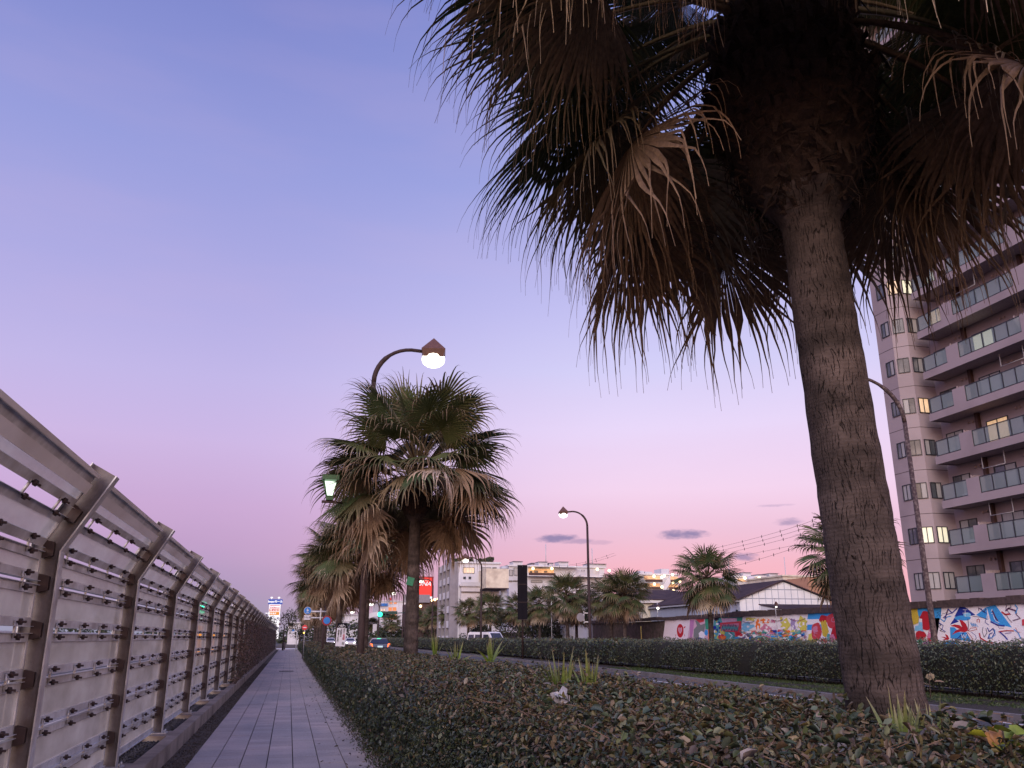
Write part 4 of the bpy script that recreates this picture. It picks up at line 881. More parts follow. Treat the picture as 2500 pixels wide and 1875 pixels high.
d0 = 95; p = atD(724, 1562, d0); T = empty('road_sign', (p[0], p[1], 0), 'small blue sign on a bent white pole at the end of the hedge', 'sign'); z_ = atD(724, 1541, d0)[2]
b = MB(); b.tube([(0, 0, 0), (0, 0, z_ - .12), (-.08, 0, z_), (-.32, 0, z_)], .05, 8); b.build('pole', M['white'], T); b = MB(); b.box(-.52, -.28, -.02, .02, z_ - .02, z_ + .16); b.build('disc', M['blueround'], T); b = MB(); b.box(-.54, -.28, -.02, .02, z_ - .16, z_ - .03); b.build('plate', M['signboard'], T)
# amber lamp among trunks
p = atD(742, 1545, 68); b = MB(); b.ball((0, 0, p[2]), .06, 10, 6); T = empty('warning_light', (p[0], p[1], 0), 'small amber light below the red no entry sign', 'light'); b.build('lens', M['amber'], T); b = MB(); b.tube([(0, .05, 0), (0, .05, p[2])], .03, 6); b.build('pole', M['brownsteel'], T)
p = atD(772, 1540, 120); T = empty('warning_light', (p[0], p[1], 0), 'pinkish white light low between the path row trunks', 'light'); b = MB(); b.ball((0, 0, p[2]), .16, 10, 6); b.build('lens', glow('pink_white_light', (1, .6, .6), 3), T); b = MB(); b.tube([(0, .15, 0), (0, .15, p[2])], .05, 6); b.build('pole', M['brownsteel'], T)

# traffic signal with long arm
d0 = 95; p = atD(988, 1560, d0); T = empty('traffic_signal', (p[0], p[1], 0), 'traffic signal showing green on a long dark arm', 'traffic light'); a = atD(928, 1500, d0); e_ = atD(990, 1497, d0)
vx = a[0] - p[0]; b = MB(); b.tube([(0, 0, 0), (0, 0, e_[2] + .2)], .1, 8); b.build('pole', M['brownsteel'], T)
b = MB(); b.tube([(0, 0, e_[2] + .05), (vx, a[1] - p[1], a[2] + .05)], .05, 6); b.box(-1.9, -.9, -.08, .08, e_[2] - .12, e_[2] + .2); b.build('arm', M['greendark'], T)
b = MB(); b.box(vx - .1, vx + .95, a[1] - p[1] - .1, a[1] - p[1] + .12, a[2] - .24, a[2] + .24); b.box(vx - .2, vx + 1.05, a[1] - p[1] + .12, a[1] - p[1] + .14, a[2] - .32, a[2] + .32); b.build('signal_housing', M['greendark'], T)
b = MB(); b.ball((vx - .02, a[1] - p[1] - .16, a[2]), .26, 12, 8); b.build('green_lens', M['greenlight'], T)
for k in (1, 2): b = MB(); b.ball((vx + .1 + .32 * k, a[1] - p[1] - .1, a[2]), .11, 10, 6); b.build('dark_lens', M['ink'], T)

# totem sign seen from its dark side
p = atD(1276, 1560, 60); T = empty('totem_sign', (p[0], p[1], 0), 'tall dark unlit totem sign on a thin pole', 'sign', rz=-PSI)
b = MB(); b.box(-.34, .02, -.10, .10, 2.65, 6.3); b.build('panel', M['ink'], T); b = MB(); b.box(.03, .34, -.13, .07, 2.65, 6.3); b.build('panel', M['ink'], T); b = MB(); b.tube([(.0, .14, 0), (0, .14, 6.2)], .07, 8); b.build('pole', M['brownsteel'], T)
b = MB()
for z in (2.64, 3.8, 5.0, 6.3): b.box(-.36, .36, -.14, -.135, z, z + .03)
b.build('band', M['bolt'], T)
# round sign back on a bracket
p = atX(1427, 1507, 17.3); T = empty('road_sign', (p[0], p[1], 0), 'grey back of a round sign on white brackets by the median lamp', 'sign'); disc((-.25, p[2]), .25, M['bgrey'], T, 'disc')
b = MB(); b.box(-.05, .35, .02, .06, p[2] + .22, p[2] + .28); b.box(-.05, .35, .02, .06, p[2] - .30, p[2] - .24); b.box(-.05, 0, .02, .06, p[2] - .35, p[2] + .35); b.build('bracket', M['white'], T); b = MB(); b.tube([(.38, .1, 0), (.38, .1, p[2] + .5)], .04, 6); b.build('pole', M['greytube'], T)

# ------------------------------------------------------------------ vehicles
def wheel(parent, x, y, r, w=.2):
    b = MB(); n = 16; b.prism([(x - w / 2, y + r * math.cos(6.2832 * k / n), r + r * math.sin(6.2832 * k / n)) for k in range(n)], [(x + w / 2, y + r * math.cos(6.2832 * k / n), r + r * math.sin(6.2832 * k / n)) for k in range(n)]); o = b.build('wheel', M['tyre'], parent)
    for sgn in (-1, 1):
        c_ = MB(); xx = x + sgn * (w / 2 + .004); c_.prism([(xx - .003, y + r * .6 * math.cos(6.2832 * k / n), r + r * .6 * math.sin(6.2832 * k / n)) for k in range(n)], [(xx + .003, y + r * .6 * math.cos(6.2832 * k / n), r + r * .6 * math.sin(6.2832 * k / n)) for k in range(n)]); c_.build('hubcap', M['greytube'], o)
def body_shell(prof, halfw, name, m, parent, tum=.12, zt=1.0):
    """closed side profile (y,z) swept across the width, leaning inwards above zt"""
    b = MB(); hw = lambda z: halfw - tum * max(0, z - zt); L_ = [(-hw(z), y, z) for y, z in prof]; R_ = [(hw(z), y, z) for y, z in prof]; b.prism(L_, R_); return b.build(name, m, parent)
def sedan(loc, rz, label, paint, front=False, rear=True):
    e = empty('car', loc, label, 'car', 'cars driving on the road', rz)     # nose towards +Y
    low = [(-2.2, .35), (-2.25, .7), (-2.15, .98), (-1.5, 1.02), (1.1, .98), (1.9, .85), (2.2, .65), (2.2, .3)]
    body_shell(low, .86, 'body', paint, e, .3, .8)
    cab = [(-1.75, 1.0), (-1.15, 1.36), (-.2, 1.43), (.55, 1.34), (1.25, .98)]; body_shell(cab, .80, 'cabin', paint, e, .45, .95)
    b = MB(); b.face([(-.66, -1.76, 1.03), (.66, -1.76, 1.03), (.56, -1.22, 1.335), (-.56, -1.22, 1.335)]); b.build('rear_window', M['carglass'], e)
    b = MB(); b.face([(.66, 1.255, 1.0), (-.66, 1.255, 1.0), (-.56, .62, 1.33), (.56, .62, 1.33)]); b.build('windscreen', M['carglass'], e)
    for sgn in (-1, 1):
        b = MB(); q = [(sgn * .785, -1.3, 1.04), (sgn * .785, .95, 1.02), (sgn * .665, .45, 1.30), (sgn * .665, -.95, 1.32)]; b.face(q); b.build('side_window', M['carglass'], e)
        b = MB(); b.prism([(sgn * .60, -2.26, .70), (sgn * .83, -2.20, .66), (sgn * .84, -2.1, 1.0), (sgn * .66, -2.2, .98)], [(sgn * .60, -2.20, .70), (sgn * .83, -2.14, .66), (sgn * .84, -2.04, 1.0), (sgn * .66, -2.14, .98)]); b.build('tail_light', M['taillight'] if rear else M['darkred'], e)
        b = MB(); b.ball((sgn * .62, 2.16, .66), .13, 10, 6, .7); b.build('headlight', M['headlight'] if front else M['glassdark'], e)
        b = MB(); b.box(sgn * .86 - .06, sgn * .86 + .06, .75, .85, .98, 1.1); b.build('mirror', paint, e)
    b = MB(); b.box(-.22, .22, -2.275, -2.255, .68, .82); b.build('number_plate', M['plate'] if rear else M['signboard'], e)
    b = MB(); b.box(-.84, .84, -2.29, -2.14, .3, .52); b.box(-.84, .84, 2.1, 2.27, .28, .5); b.build('bumper', paint, e)
    for x in (-.76, .76):
        for y in (-1.35, 1.4): wheel(e, x, y, .33)
    return e
p = atD(924, 1577, 78); sedan((p[0], p[1], 0), rad(-2), 'dark blue saloon driving away with tail lights on', M['carblack'])
M['carwhite'] = mat('pale_car_paint', (.5, .5, .52), .3, .05, 2, coat=.5)
p = atD(854, 1564, 150); sedan((p[0], p[1], 0), rad(180), 'oncoming car with bright headlights right of the notice board', M['carwhite'], True, False)
p = atD(806, 1564, 160); sedan((p[0], p[1], 0), rad(183), 'oncoming car with headlights on, between palm trunks left of the notice board', M['carwhite'], True, False)
p = atD(1189, 1556, 84); V_ = empty('van', (p[0], p[1], 0), 'white van driving behind the median hedge, only its upper half showing', 'van', None, rad(207)); V_.scale = (.92, .92, .94)
body_shell([(-2.3, .35), (-2.35, 1.1), (-2.2, 2.0), (-1.9, 2.12), (1.0, 2.12), (1.25, 2.05), (1.95, 1.15), (2.3, .95), (2.35, .35)], .86, 'body', M['vanwhite'], V_, .10, 1.0)
b = MB(); b.face([(.74, 1.99, 1.13), (-.74, 1.99, 1.13), (-.66, 1.29, 2.01), (.66, 1.29, 2.01)]); b.build('windscreen', M['carglass'], V_)
for sgn in (-1, 1):
    for y0, y1 in ((.35, 1.2), (-1.0, .2), (-2.1, -1.15)):
        b = MB(); b.face([(sgn * .858, y0, 1.2), (sgn * .858, y1 + (.35 if y1 > 1 else 0), 1.2), (sgn * .785, y1 - .05, 1.86), (sgn * .785, y0, 1.86)]); b.build('side_window', M['carglass'], V_)
    b = MB(); b.box(sgn * .7 - .12, sgn * .7 + .12, 2.3, 2.37, .75, .92); b.build('headlight', M['glassdark'], V_)
    b = MB(); b.box(sgn * 1.0 - .06, sgn * 1.0 + .06, 1.5, 1.6, 1.2, 1.42); b.build('mirror', M['ink'], V_)
for x in (-.78, .78):
    for y in (-1.4, 1.5): wheel(V_, x, y, .33)
b = MB(); b.box(-.84, .84, 2.3, 2.42, .35, .6); b.build('bumper', M['vanwhite'], V_)

# ------------------------------------------------------------------ tower block
def quad_win(b, o, ax, w, z0, z1, nrm, fr=.05):
    """frame bars of a window in a vertical plane: o origin (x,y), ax unit along, nrm outward unit"""
    def bar(s0, s1, a, c, dep=.06):
        P = lambda s, q, z: (o[0] + ax[0] * s + nrm[0] * q, o[1] + ax[1] * s + nrm[1] * q, z)
        b.prism([P(s0, -.02, a), P(s1, -.02, a), P(s1, dep, a), P(s0, dep, a)], [P(s0, -.02, c), P(s1, -.02, c), P(s1, dep, c), P(s0, dep, c)])
    bar(0, w, z0, z0 + fr); bar(0, w, z1 - fr, z1); bar(0, fr, z0 + fr, z1 - fr); bar(w - fr, w, z0 + fr, z1 - fr); bar(w / 2 - fr * .4, w / 2 + fr * .4, z0 + fr, z1 - fr, .05)
    return b
def window(parent, o, ax, w, z0, z1, nrm, panes, frame=None, pw_=.012):
    f = quad_win(MB(), o, ax, w, z0, z1, nrm).build('window', frame or M['frame'], parent)
    for k in range(2):
        s0, s1 = (w * .5 * k + .03, w * .5 * (k + 1) - .03); P = lambda s, z, q=pw_ + .008 * k: (o[0] + ax[0] * s + nrm[0] * q, o[1] + ax[1] * s + nrm[1] * q, z)
        b = MB(); b.face([P(s0, z0 + .04), P(s1, z0 + .04), P(s1, z1 - .04), P(s0, z1 - .04)]); b.build('pane', M[panes[k]], f)
TB = empty('tower_block', (41, 40, 0), 'tall mauve tiled apartment tower with glass balconies and an angular corner bay', 'apartment building')
def tb(mb, name, m):
    o = mb.build(name, m, TB); o.location = (-41, -40, 0); return o
NF = 16; FP = 2.95; ZB = .72           # underside of balcony slab k: ZB + k*FP
ZT = ZB + NF * FP + .8
P3 = (42.6, 47.6); PB = (40.9, 47.6); PA = (40.2, 48.3); PZ = (40.2, 49.9); PY = (41.6, 51.3); PX_ = (60, 51.3)
outline = [P3, PB, PA, PZ, PY, PX_, (60, 20), (42.6, 20)]
w = MB(); w.prism([(x, y, 0) for x, y in outline], [(x, y, ZT) for x, y in outline]); tb(w, 'wall', M['mosaic'])
for k in range(1, NF + 1):                 # floor joints
    j = MB(); z = ZB + k * FP - .18
    for a, b_ in ((P3, PB), (PB, PA), (PA, PZ)):
        dx, dy = b_[0] - a[0], b_[1] - a[1]; L_ = math.hypot(dx, dy); nx, ny = -dy / L_, dx / L_
        if nx > 0: nx, ny = -nx, -ny
        if abs(nx) < .01: nx, ny = 0, -1
        j.face([(a[0] + nx * .004, a[1] + ny * .004, z), (b_[0] + nx * .004, b_[1] + ny * .004, z), (b_[0] + nx * .004, b_[1] + ny * .004, z + .035), (a[0] + nx * .004, a[1] + ny * .004, z + .035)])
    tag(tb(j, 'joint_line', M['bolt']), kind=None)
def tbwin(o, ax, w_, z0, z1, nrm, panes):
    f = quad_win(MB(), o, ax, w_, z0, z1, nrm).build('window', M['frame'], TB); f.location = (-41, -40, 0)
    for k in range(2):
        s0, s1 = (w_ * .5 * k + .03, w_ * .5 * (k + 1) - .03); q = .012 + .008 * k; P = lambda s, z: (o[0] + ax[0] * s + nrm[0] * q, o[1] + ax[1] * s + nrm[1] * q, z)
        b = MB(); b.face([P(s0, z0 + .04), P(s1, z0 + .04), P(s1, z1 - .04), P(s0, z1 - .04)]); b.build('pane', M[panes[k]], f)
r2 = math.sqrt(.5); WR = random.Random(4)
def pk(lit=.0): 
    v = WR.random()
    return 'litpale' if v < lit else ('curtain' if v < .45 else 'glassdark')
for k in range(1, NF):
    z0 = ZB + k * FP - .18 + 1.02 ; z1 = z0 + 1.08
    lit3 = {2: 'litpale', 5: 'litwarm', 8: 'litpale', 7: None, 9: 'litwarm'}.get(k)
    lit2 = {2: 'litpale', 9: 'litpale', 8: 'litwarm'}.get(k)
    tbwin((41.02, 47.6), (1, 0), .84, z0, z1, (0, -1), [lit3 or pk(), lit3 or pk()])
    tbwin((PA[0] + .12 * r2, PA[1] - .12 * r2), (r2, -r2), .76, z0, z1, (-r2, -r2), [lit2 or pk(), lit2 or pk()])
    tbwin((40.2, 49.25), (0, -1), .80, z0, z1, (-1, 0), [pk(), pk()])
pat = [(46.55, 44.4, 'g', 2), (44.4, 43.33, 's', 0), (43.33, 38.3, 'g', 5), (38.3, 37.2, 's', 0), (37.2, 33.1, 'g', 4), (33.1, 32.0, 's', 0), (32.0, 27.9, 'g', 4), (27.9, 26.8, 's', 0), (26.8, 22, 'g', 5)]
gpane = {}
for k in range(1, NF):
    zb = ZB + k * FP; zr = zb + 1.55
    sl_ = MB(); sl_.box(41.12, 42.59, 22, 46.62, zb + .05, zb + .24); sl_.cur = 1; sl_.box(41.0, 41.12, 22, 46.75, zb, zb + .50)
    sl_.prism([(41.12, 46.62, zb), (42.59, 46.62, zb), (42.59, 46.75, zb), (41.12, 46.75, zb)], [(41.12, 46.62, zb + .62), (42.59, 46.62, zb + .62), (42.59, 46.75, zb + .62), (41.12, 46.75, zb + .62)])
    bal = sl_.build('balcony', [M['mosaicdark'], M['mosaic']], TB); bal.location = (-41, -40, 0)
    for (ya, yb, t_, n_) in pat:
        if t_ == 's':
            b = MB(); b.box(41.003, 41.117, yb, ya, zb + .50, zr + .02); b.build('parapet', M['mosaic'], bal)
        else:
            b = MB(); b.box(41.03, 41.08, yb, ya, zr - .05, zr); b.box(41.03, 41.08, yb, ya, zb + .53, zb + .57); dy = (ya - yb) / n_
            for i in range(n_ + 1): b.box(41.02, 41.09, ya - dy * i - .025, ya - dy * i + .025, zb + .50, zr - .05)
            b.build('railing', M['frame'], bal)
            for i in range(n_):
                b = MB(); b.face([(41.055, ya - dy * i - .03, zb + .57), (41.055, ya - dy * (i + 1) + .03, zb + .57), (41.055, ya - dy * (i + 1) + .03, zr - .05), (41.055, ya - dy * i - .03, zr - .05)]); b.build('glass_pane', M['bglass'], bal)
    lt = {5: 'litwarm', 3: None, 8: 'litpale', 10: 'litpale', 7: 'litpale'}
    for i, (ya, w_) in enumerate(((47.2, 1.5), (43.66, 1.75), (39.6, 1.7), (35.9, 1.8), (32.3, 1.8))):
        q = WR.random(); l_ = 'litwarm' if (k, i) in ((4, 1), (7, 0), (9, 1), (10, 2)) else ('litpale' if (k, i) in ((6, 1), (8, 0), (11, 0)) else None)
        tbwin((42.6, ya), (0, -1), w_, zb + .25, zb + 2.28, (-1, 0), [l_ or pk(), 'curtain' if l_ is None and q < .5 else (l_ or 'glassdark')])
    for y_ in (45.6, 40.4, 36.6, 33.0):
        if WR.random() < .6:
            b = MB(); b.box(42.05, 42.45, y_ - .4, y_ + .4, zb + .26, zb + .9); o = b.build('air_conditioner', M['white'], TB); o.location = (-41, -40, 0)
    for y_ in (42.6, 39.9, 36.0):
        if WR.random() < .4:
            b = MB(); b.tube([(41.6, y_ - .9, zb + 2.1), (41.6, y_ + .9, zb + 2.1)], .02, 5); b.box(41.58, 41.62, y_ - .9, y_ - .87, zb + 2.1, zb + 2.9); b.box(41.58, 41.62, y_ + .87, y_ + .9, zb + 2.1, zb + 2.9); o = b.build('drying_pole', M['greytube'], TB); o.location = (-41, -40, 0)
    for y_ in (44.2, 38.9, 33.4):
        b = MB(); b.box(42.35, 42.59, y_ - .12, y_ + .12, zb + .25, zb + FP + .04); o = b.build('downpipe', M['brownrail'], TB); o.location = (-41, -40, 0)
        b = MB(); b.box(41.5, 42.34, y_ + .06, y_ + .09, zb + 1.75, zb + 1.81); b.box(41.3, 41.36, y_ + .04, y_ + .10, zb + .25, zb + 1.81); b.box(41.36, 42.34, y_ + .07, y_ + .08, zb + .35, zb + 1.75); o = b.build('partition', M['mosaicdark'], TB); o.location = (-41, -40, 0)
    b = MB()
    for y_ in (45.1, 44.75, 41.2, 40.9, 36.6, 36.2): b = MB(); b.ball((42.56, y_, zb + 2.55), .10, 8, 5); o = b.build('vent', M['mosaicdark'], TB); o.location = (-41, -40, 0)
b = MB(); b.box(40.0, 60.2, 19.8, 51.5, ZT, ZT + .5); tb(b, 'roof', M['mosaic'])
b = MB(); b.tube([(39.9, 50.6, 0), (39.9, 50.6, 6)], .12, 8); o = tb(b, 'corner_pipe', M['brownrail'])

# ------------------------------------------------------------------ mural wall along the far pavement
WX = 32.0
MW = empty('mural_wall', (WX, 50, .1), 'long low wall with painted mural panels and a dark coping', 'wall')
def mw(o): o.location = (-WX, -50, -.1); return o
b = MB(); b.box(WX + .03, WX + .35, 20, 71.6, .1, 3.0); mw(b.build('wall', M['white'], MW))
b = MB(); b.box(WX + .02, WX + .35, 71.6, 104, .1, 2.9); mw(b.build('bare_wall', M['brownwall'], MW))
b = MB()
yy = 20.0
while yy < 104:
    l_ = random.uniform(.5, 1.2); b.box(WX - .12 - random.uniform(0, .05), WX + .45, yy, yy + l_ - .004, 2.955 + random.uniform(-.03, .02), 3.24 + random.uniform(-.05, .05) + (.05 if yy < 60 else 0)); yy += l_
o = b.build('coping', M['wallcap'], MW); mw(o)
def uvz(a, layer=0): return (a[0], a[1])
CP = {'w': (.82, .80, .84), 'pw': (.74, .66, .74), 'r': (.46, .02, .035), 'r2': (.55, .06, .08), 'pk': (.60, .22, .34), 'lp': (.62, .42, .52), 'o': (.80, .20, .04), 'y': (.60, .46, .06), 'ly': (.62, .58, .12), 'g': (.05, .32, .20), 'tl': (.10, .38, .38),
      'b': (.02, .04, .30), 'lb': (.05, .32, .72), 'sb': (.22, .55, .80), 'gr': (.20, .22, .22), 'dk': (.03, .03, .07), 'pu': (.35, .28, .50), 'lil': (.45, .20, .42), 'bw': (.10, .03, .10)}
class Mural:
    def __init__(s, org, k): s.o = org; s.k = k; s.mb = MB(); s.c = []; s.layer = 0
    def P(s, x, y, lay=None):
        q = atX(s.o[0] + x / s.k, s.o[1] + y / s.k, WX); return (WX - .002 - .0004 * (s.layer if lay is None else lay), q[1], max(.1, min(2.952, q[2])))
    def poly(s, pts, c):
        s.layer += 1; s.mb.face([s.P(*p) for p in pts]); s.c += [CP[c]] * len(pts)
    def ell(s, cx, cy, rx, ry, c, n=18, wob=0.0, a0=0, a1=6.2832):
        s.poly([(cx + rx * (1 + wob * math.sin(5 * t_ + cx)) * math.cos(t_), cy + ry * (1 + wob * math.cos(4 * t_ + cy)) * math.sin(t_)) for t_ in [a0 + (a1 - a0) * i / n for i in range(n)]], c)
    def stroke(s, pts, w_, c):
        s.layer += 1
        for (a, b_) in zip(pts[:-1], pts[1:]):
            dx, dy = b_[0] - a[0], b_[1] - a[1]; L_ = math.hypot(dx, dy) + 1e-6; nx, ny = -dy / L_ * w_ / 2, dx / L_ * w_ / 2; ex, ey = dx / L_ * w_ * .3, dy / L_ * w_ * .3
            s.mb.face([s.P(a[0] + nx - ex, a[1] + ny - ey), s.P(b_[0] + nx + ex, b_[1] + ny + ey), s.P(b_[0] - nx + ex, b_[1] - ny + ey), s.P(a[0] - nx - ex, a[1] - ny - ey)]); s.c += [CP[c]] * 4
    def squig(s, cx, cy, r_, w_, c, R):
        a = R.uniform(0, 6.28); pts = []
        for i in range(6): pts.append((cx + r_ * math.cos(a) * (1 - i * .1), cy + .6 * r_ * math.sin(a))); a += R.uniform(.5, 1.3)
        s.stroke(pts, w_, c)
    def done(s, name, label=None):
        me = s.mb.mesh(name, M['paint']); at = me.color_attributes.new('Col', 'FLOAT_COLOR', 'POINT'); a = np.ones((len(s.c), 4), np.float32); a[:, :3] = np.array(s.c); at.data.foreach_set('color', a.ravel())
        o = link(name, me, MW); mw(o)
        if label: o['label'] = label
        return o
BOT = 1500
def bgq(mu, x0, x1, c): mu.poly([(x0, 100), (x1, 100), (x1, BOT), (x0, BOT)], c)
k5 = 4.608; o5 = (1580, 1450); R = random.Random(9)
mu = Mural(o5, k5); bgq(mu, 195, 475, 'pw'); mu.ell(372, 415, 38, 78, 'r'); mu.poly([(350, 385), (360, 375), (372, 388), (384, 375), (395, 388), (392, 415), (372, 450), (352, 415)], 'lp'); mu.poly([(356, 390), (364, 383), (372, 394), (380, 383), (388, 393), (385, 413), (372, 438), (358, 413)], 'pk')
mu.stroke([(392, 392), (420, 378)], 6, 'r'); mu.poly([(410, 372), (432, 362), (426, 388)], 'r'); mu.stroke([(325, 455), (320, 475)], 5, 'r'); mu.stroke([(418, 455), (422, 475)], 5, 'r'); mu.done('mural_panel', 'pale mural panel with a red oval pin and heart')
mu = Mural(o5, k5); bgq(mu, 475, 745, 'lp'); mu.poly([(480, 290), (530, 290), (520, 400), (500, 520), (480, 500)], 'lil'); mu.poly([(540, 300), (560, 360), (525, 400), (520, 490), (590, 520), (640, 450), (655, 330), (600, 350), (575, 300)], 'gr'); mu.poly([(545, 285), (640, 283), (638, 312), (590, 325)], 'r2'); mu.poly([(650, 280), (745, 272), (745, 420), (655, 395)], 'g'); mu.poly([(685, 400), (745, 400), (745, 620), (692, 620)], 'o')
mu.ell(618, 460, 38, 40, 'w', wob=.12); mu.ell(665, 435, 20, 34, 'lb', wob=.1); mu.ell(600, 505, 55, 14, 'b', wob=.3); mu.ell(640, 515, 30, 20, 'w', wob=.2); mu.done('mural_panel', 'mural panel in grey, lilac, green and orange shapes')
mu = Mural(o5, k5); bgq(mu, 745, 1065, 'tl'); 
for i in range(34): mu.ell(R.uniform(750, 830), R.uniform(280, 620), R.uniform(8, 22), R.uniform(10, 24), R.choice(['b', 'g', 'ly', 'dk', 'lb', 'tl', 'w']), 7, .2)
mu.poly([(835, 275), (1012, 270), (1010, 312), (850, 322)], 'lp'); mu.poly([(1015, 270), (1065, 268), (1065, 312), (1012, 312)], 'g'); mu.poly([(820, 325), (1060, 305), (1065, 480), (990, 480), (985, 430), (830, 420)], 'r2'); mu.poly([(842, 345), (1035, 328), (1025, 420), (845, 412)], 'pk')
zz = []
for i in range(22): zz.append((838 + i * 9, (345 if i % 2 else 415) + R.uniform(-12, 12)))
mu.stroke(zz, 9, 'tl'); mu.stroke([(a + 4, b_ + 3) for a, b_ in zz], 3, 'dk'); mu.ell(852, 440, 26, 24, 'ly', wob=.1); mu.ell(845, 490, 45, 34, 'r2', wob=.15); mu.poly([(820, 480), (835, 465), (850, 482), (870, 465), (890, 480), (880, 500), (850, 520)], 'o'); mu.ell(945, 480, 42, 48, 'tl', wob=.2); mu.stroke([(920, 440), (960, 470), (930, 500), (970, 530)], 8, 'w'); mu.stroke([(935, 430), (985, 470), (960, 520)], 5, 'dk'); mu.poly([(1000, 430), (1060, 430), (1062, 470), (1005, 468)], 'r'); mu.poly([(990, 485), (1065, 490), (1065, 620), (990, 620)], 'lb')
mu.done('mural_panel', 'crowded mural panel with teal zigzags in a red frame')
mu = Mural(o5, k5); bgq(mu, 1065, 1800, 'w')
def wash(cx, cy, rx, ry, c, n_=14):
    rx *= 1.25; ry *= 1.15
    mu.ell(cx, cy, rx * .85, ry * .85, c, 14, .3)
    for i in range(n_): mu.ell(cx + R.gauss(0, rx * .5), cy + R.gauss(0, ry * .5), rx * R.uniform(.15, .4), ry * R.uniform(.15, .35), R.choice([c, c, 'w']), 9, .25)
for a in ((1170, 285, 60, 20, 'ly'), (1120, 370, 60, 50, 'sb'), (1245, 345, 24, 60, 'o'), (1330, 305, 45, 28, 'o'), (1330, 390, 45, 50, 'pk'), (1423, 305, 25, 18, 'pk'), (1560, 345, 50, 65, 'ly'), (1650, 350, 28, 70, 'pu'), (1745, 340, 55, 80, 'ly'), (1530, 435, 55, 25, 'g'), (1440, 400, 40, 50, 'pw')): wash(*a, n_=9)
for (xa, xb, sag) in ((1070, 1220, 22), (1400, 1540, 18), (1600, 1790, 26)):
    pts = [(xa + (xb - xa) * i / 10, 300 - (xa - 1070) * .05 + sag * math.sin(math.pi * i / 10)) for i in range(11)]; mu.stroke(pts, 2.5, 'dk')
    for q in pts[1:-1]: mu.poly([(q[0] - 5, q[1]), (q[0] + 5, q[1]), (q[0], q[1] + 13)], R.choice(['r', 'dk', 'b']))
for i in range(300):
    x = R.uniform(1075, 1795); y = R.uniform(415, 600); c = R.choice(['o', 'r2', 'pk', 'tl', 'g', 'b', 'lb', 'ly', 'pu', 'w', 'w']); (mu.squig(x, y, R.uniform(14, 34), R.uniform(4, 9), c, R) if R.random() < .5 else mu.ell(x, y, R.uniform(12, 40), R.uniform(7, 18), c, 9, .25))
for i in range(16): mu.squig(R.uniform(1080, 1790), R.uniform(470, 540), R.uniform(20, 36), 5, R.choice(['b', 'b', 'g', 'dk']), R)
mu.done('mural_panel', 'white mural panel with yellow and orange washes, bunting and tangled shapes')
mu = Mural(o5, k5); bgq(mu, 1800, 3305, 'w'); mu.poly([(1800, 100), (3305, 100), (3305, 270), (1800, 285)], 'lb'); mu.poly([(1800, 345), (2000, 342), (2000, 405), (1800, 408)], 'lb'); mu.ell(1905, 425, 58, 105, 'r2', wob=.07); mu.ell(1890, 400, 30, 40, 'pk', wob=.2); mu.ell(1985, 285, 50, 48, 'r', wob=.08); mu.ell(2095, 300, 80, 88, 'r2', wob=.07); mu.squig(2100, 290, 45, 8, 'pk', R); mu.squig(1900, 460, 30, 7, 'pk', R)
mu.poly([(1950, 300), (1962, 320), (1972, 296), (1984, 318), (1996, 294), (2012, 300), (2045, 425), (2010, 492), (1975, 470)], 'y'); mu.ell(2130, 440, 60, 80, 'r', wob=.1); mu.ell(2075, 500, 40, 50, 'pk', wob=.15); mu.ell(1985, 525, 40, 26, 'r2', wob=.2); mu.ell(2040, 480, 16, 40, 'tl', wob=.2); mu.ell(1880, 530, 30, 20, 'y', wob=.2); mu.ell(1835, 500, 24, 60, 'ly', wob=.2); mu.stroke([(2160, 350), (2140, 420), (2155, 500), (2185, 560)], 6, 'w'); mu.stroke([(2175, 350), (2160, 420), (2172, 500)], 5, 'w')
for i in range(40): mu.ell(R.uniform(2200, 3000), R.uniform(250, 600), R.uniform(20, 70), R.uniform(20, 60), R.choice(['r', 'r2', 'y', 'lb', 'w', 'pk', 'tl']), 12, .1)
# right hand end of the same panel
k6 = 7.373; o6 = (2200, 1450); mu.o, mu.k = o6, k6
mu.poly([(150, 200), (300, 200), (330, 380), (320, 520), (250, 550), (150, 560)], 'y'); mu.poly([(300, 280), (600, 270), (600, 420), (320, 400)], 'lb'); mu.ell(450, 480, 110, 180, 'r', wob=.07); mu.poly([(330, 440), (385, 450), (395, 640), (420, 680), (250, 660), (260, 580), (320, 560)], 'sb'); mu.poly([(335, 440), (385, 450), (385, 510), (330, 505)], 'w'); mu.ell(360, 750, 95, 90, 'r', wob=.1); mu.ell(540, 760, 60, 130, 'pk', wob=.15); mu.ell(520, 820, 40, 30, 'r', wob=.2); mu.stroke([(500, 680), (540, 700), (560, 800)], 8, 'w'); mu.ell(350, 860, 50, 50, 'g', wob=.2); mu.ell(470, 880, 60, 40, 'lil', wob=.2)
mu.done('mural_panel', 'mural panel of blue and white stripes with large red flowers')
mu = Mural(o6, k6); mu.poly([(596, 60), (9000, -600), (9000, 5000), (680, 3000)], 'w')
for pts, c in (([(1050, 235), (1150, 235), (1340, 380), (1160, 412), (960, 410)], 'b'), ([(962, 432), (1040, 500), (880, 556)], 'b'), ([(1350, 380), (1540, 232), (1560, 470), (1450, 425)], 'lb'), ([(1540, 232), (1700, 200), (2000, 605), (1780, 560), (1610, 480)], 'lb'), ([(880, 600), (960, 600), (1060, 690), (1180, 690), (1262, 862), (890, 800)], 'lb'), ([(740, 900), (890, 830), (1040, 900), (1000, 1100), (720, 1100)], 'lb')): mu.poly(pts, c)
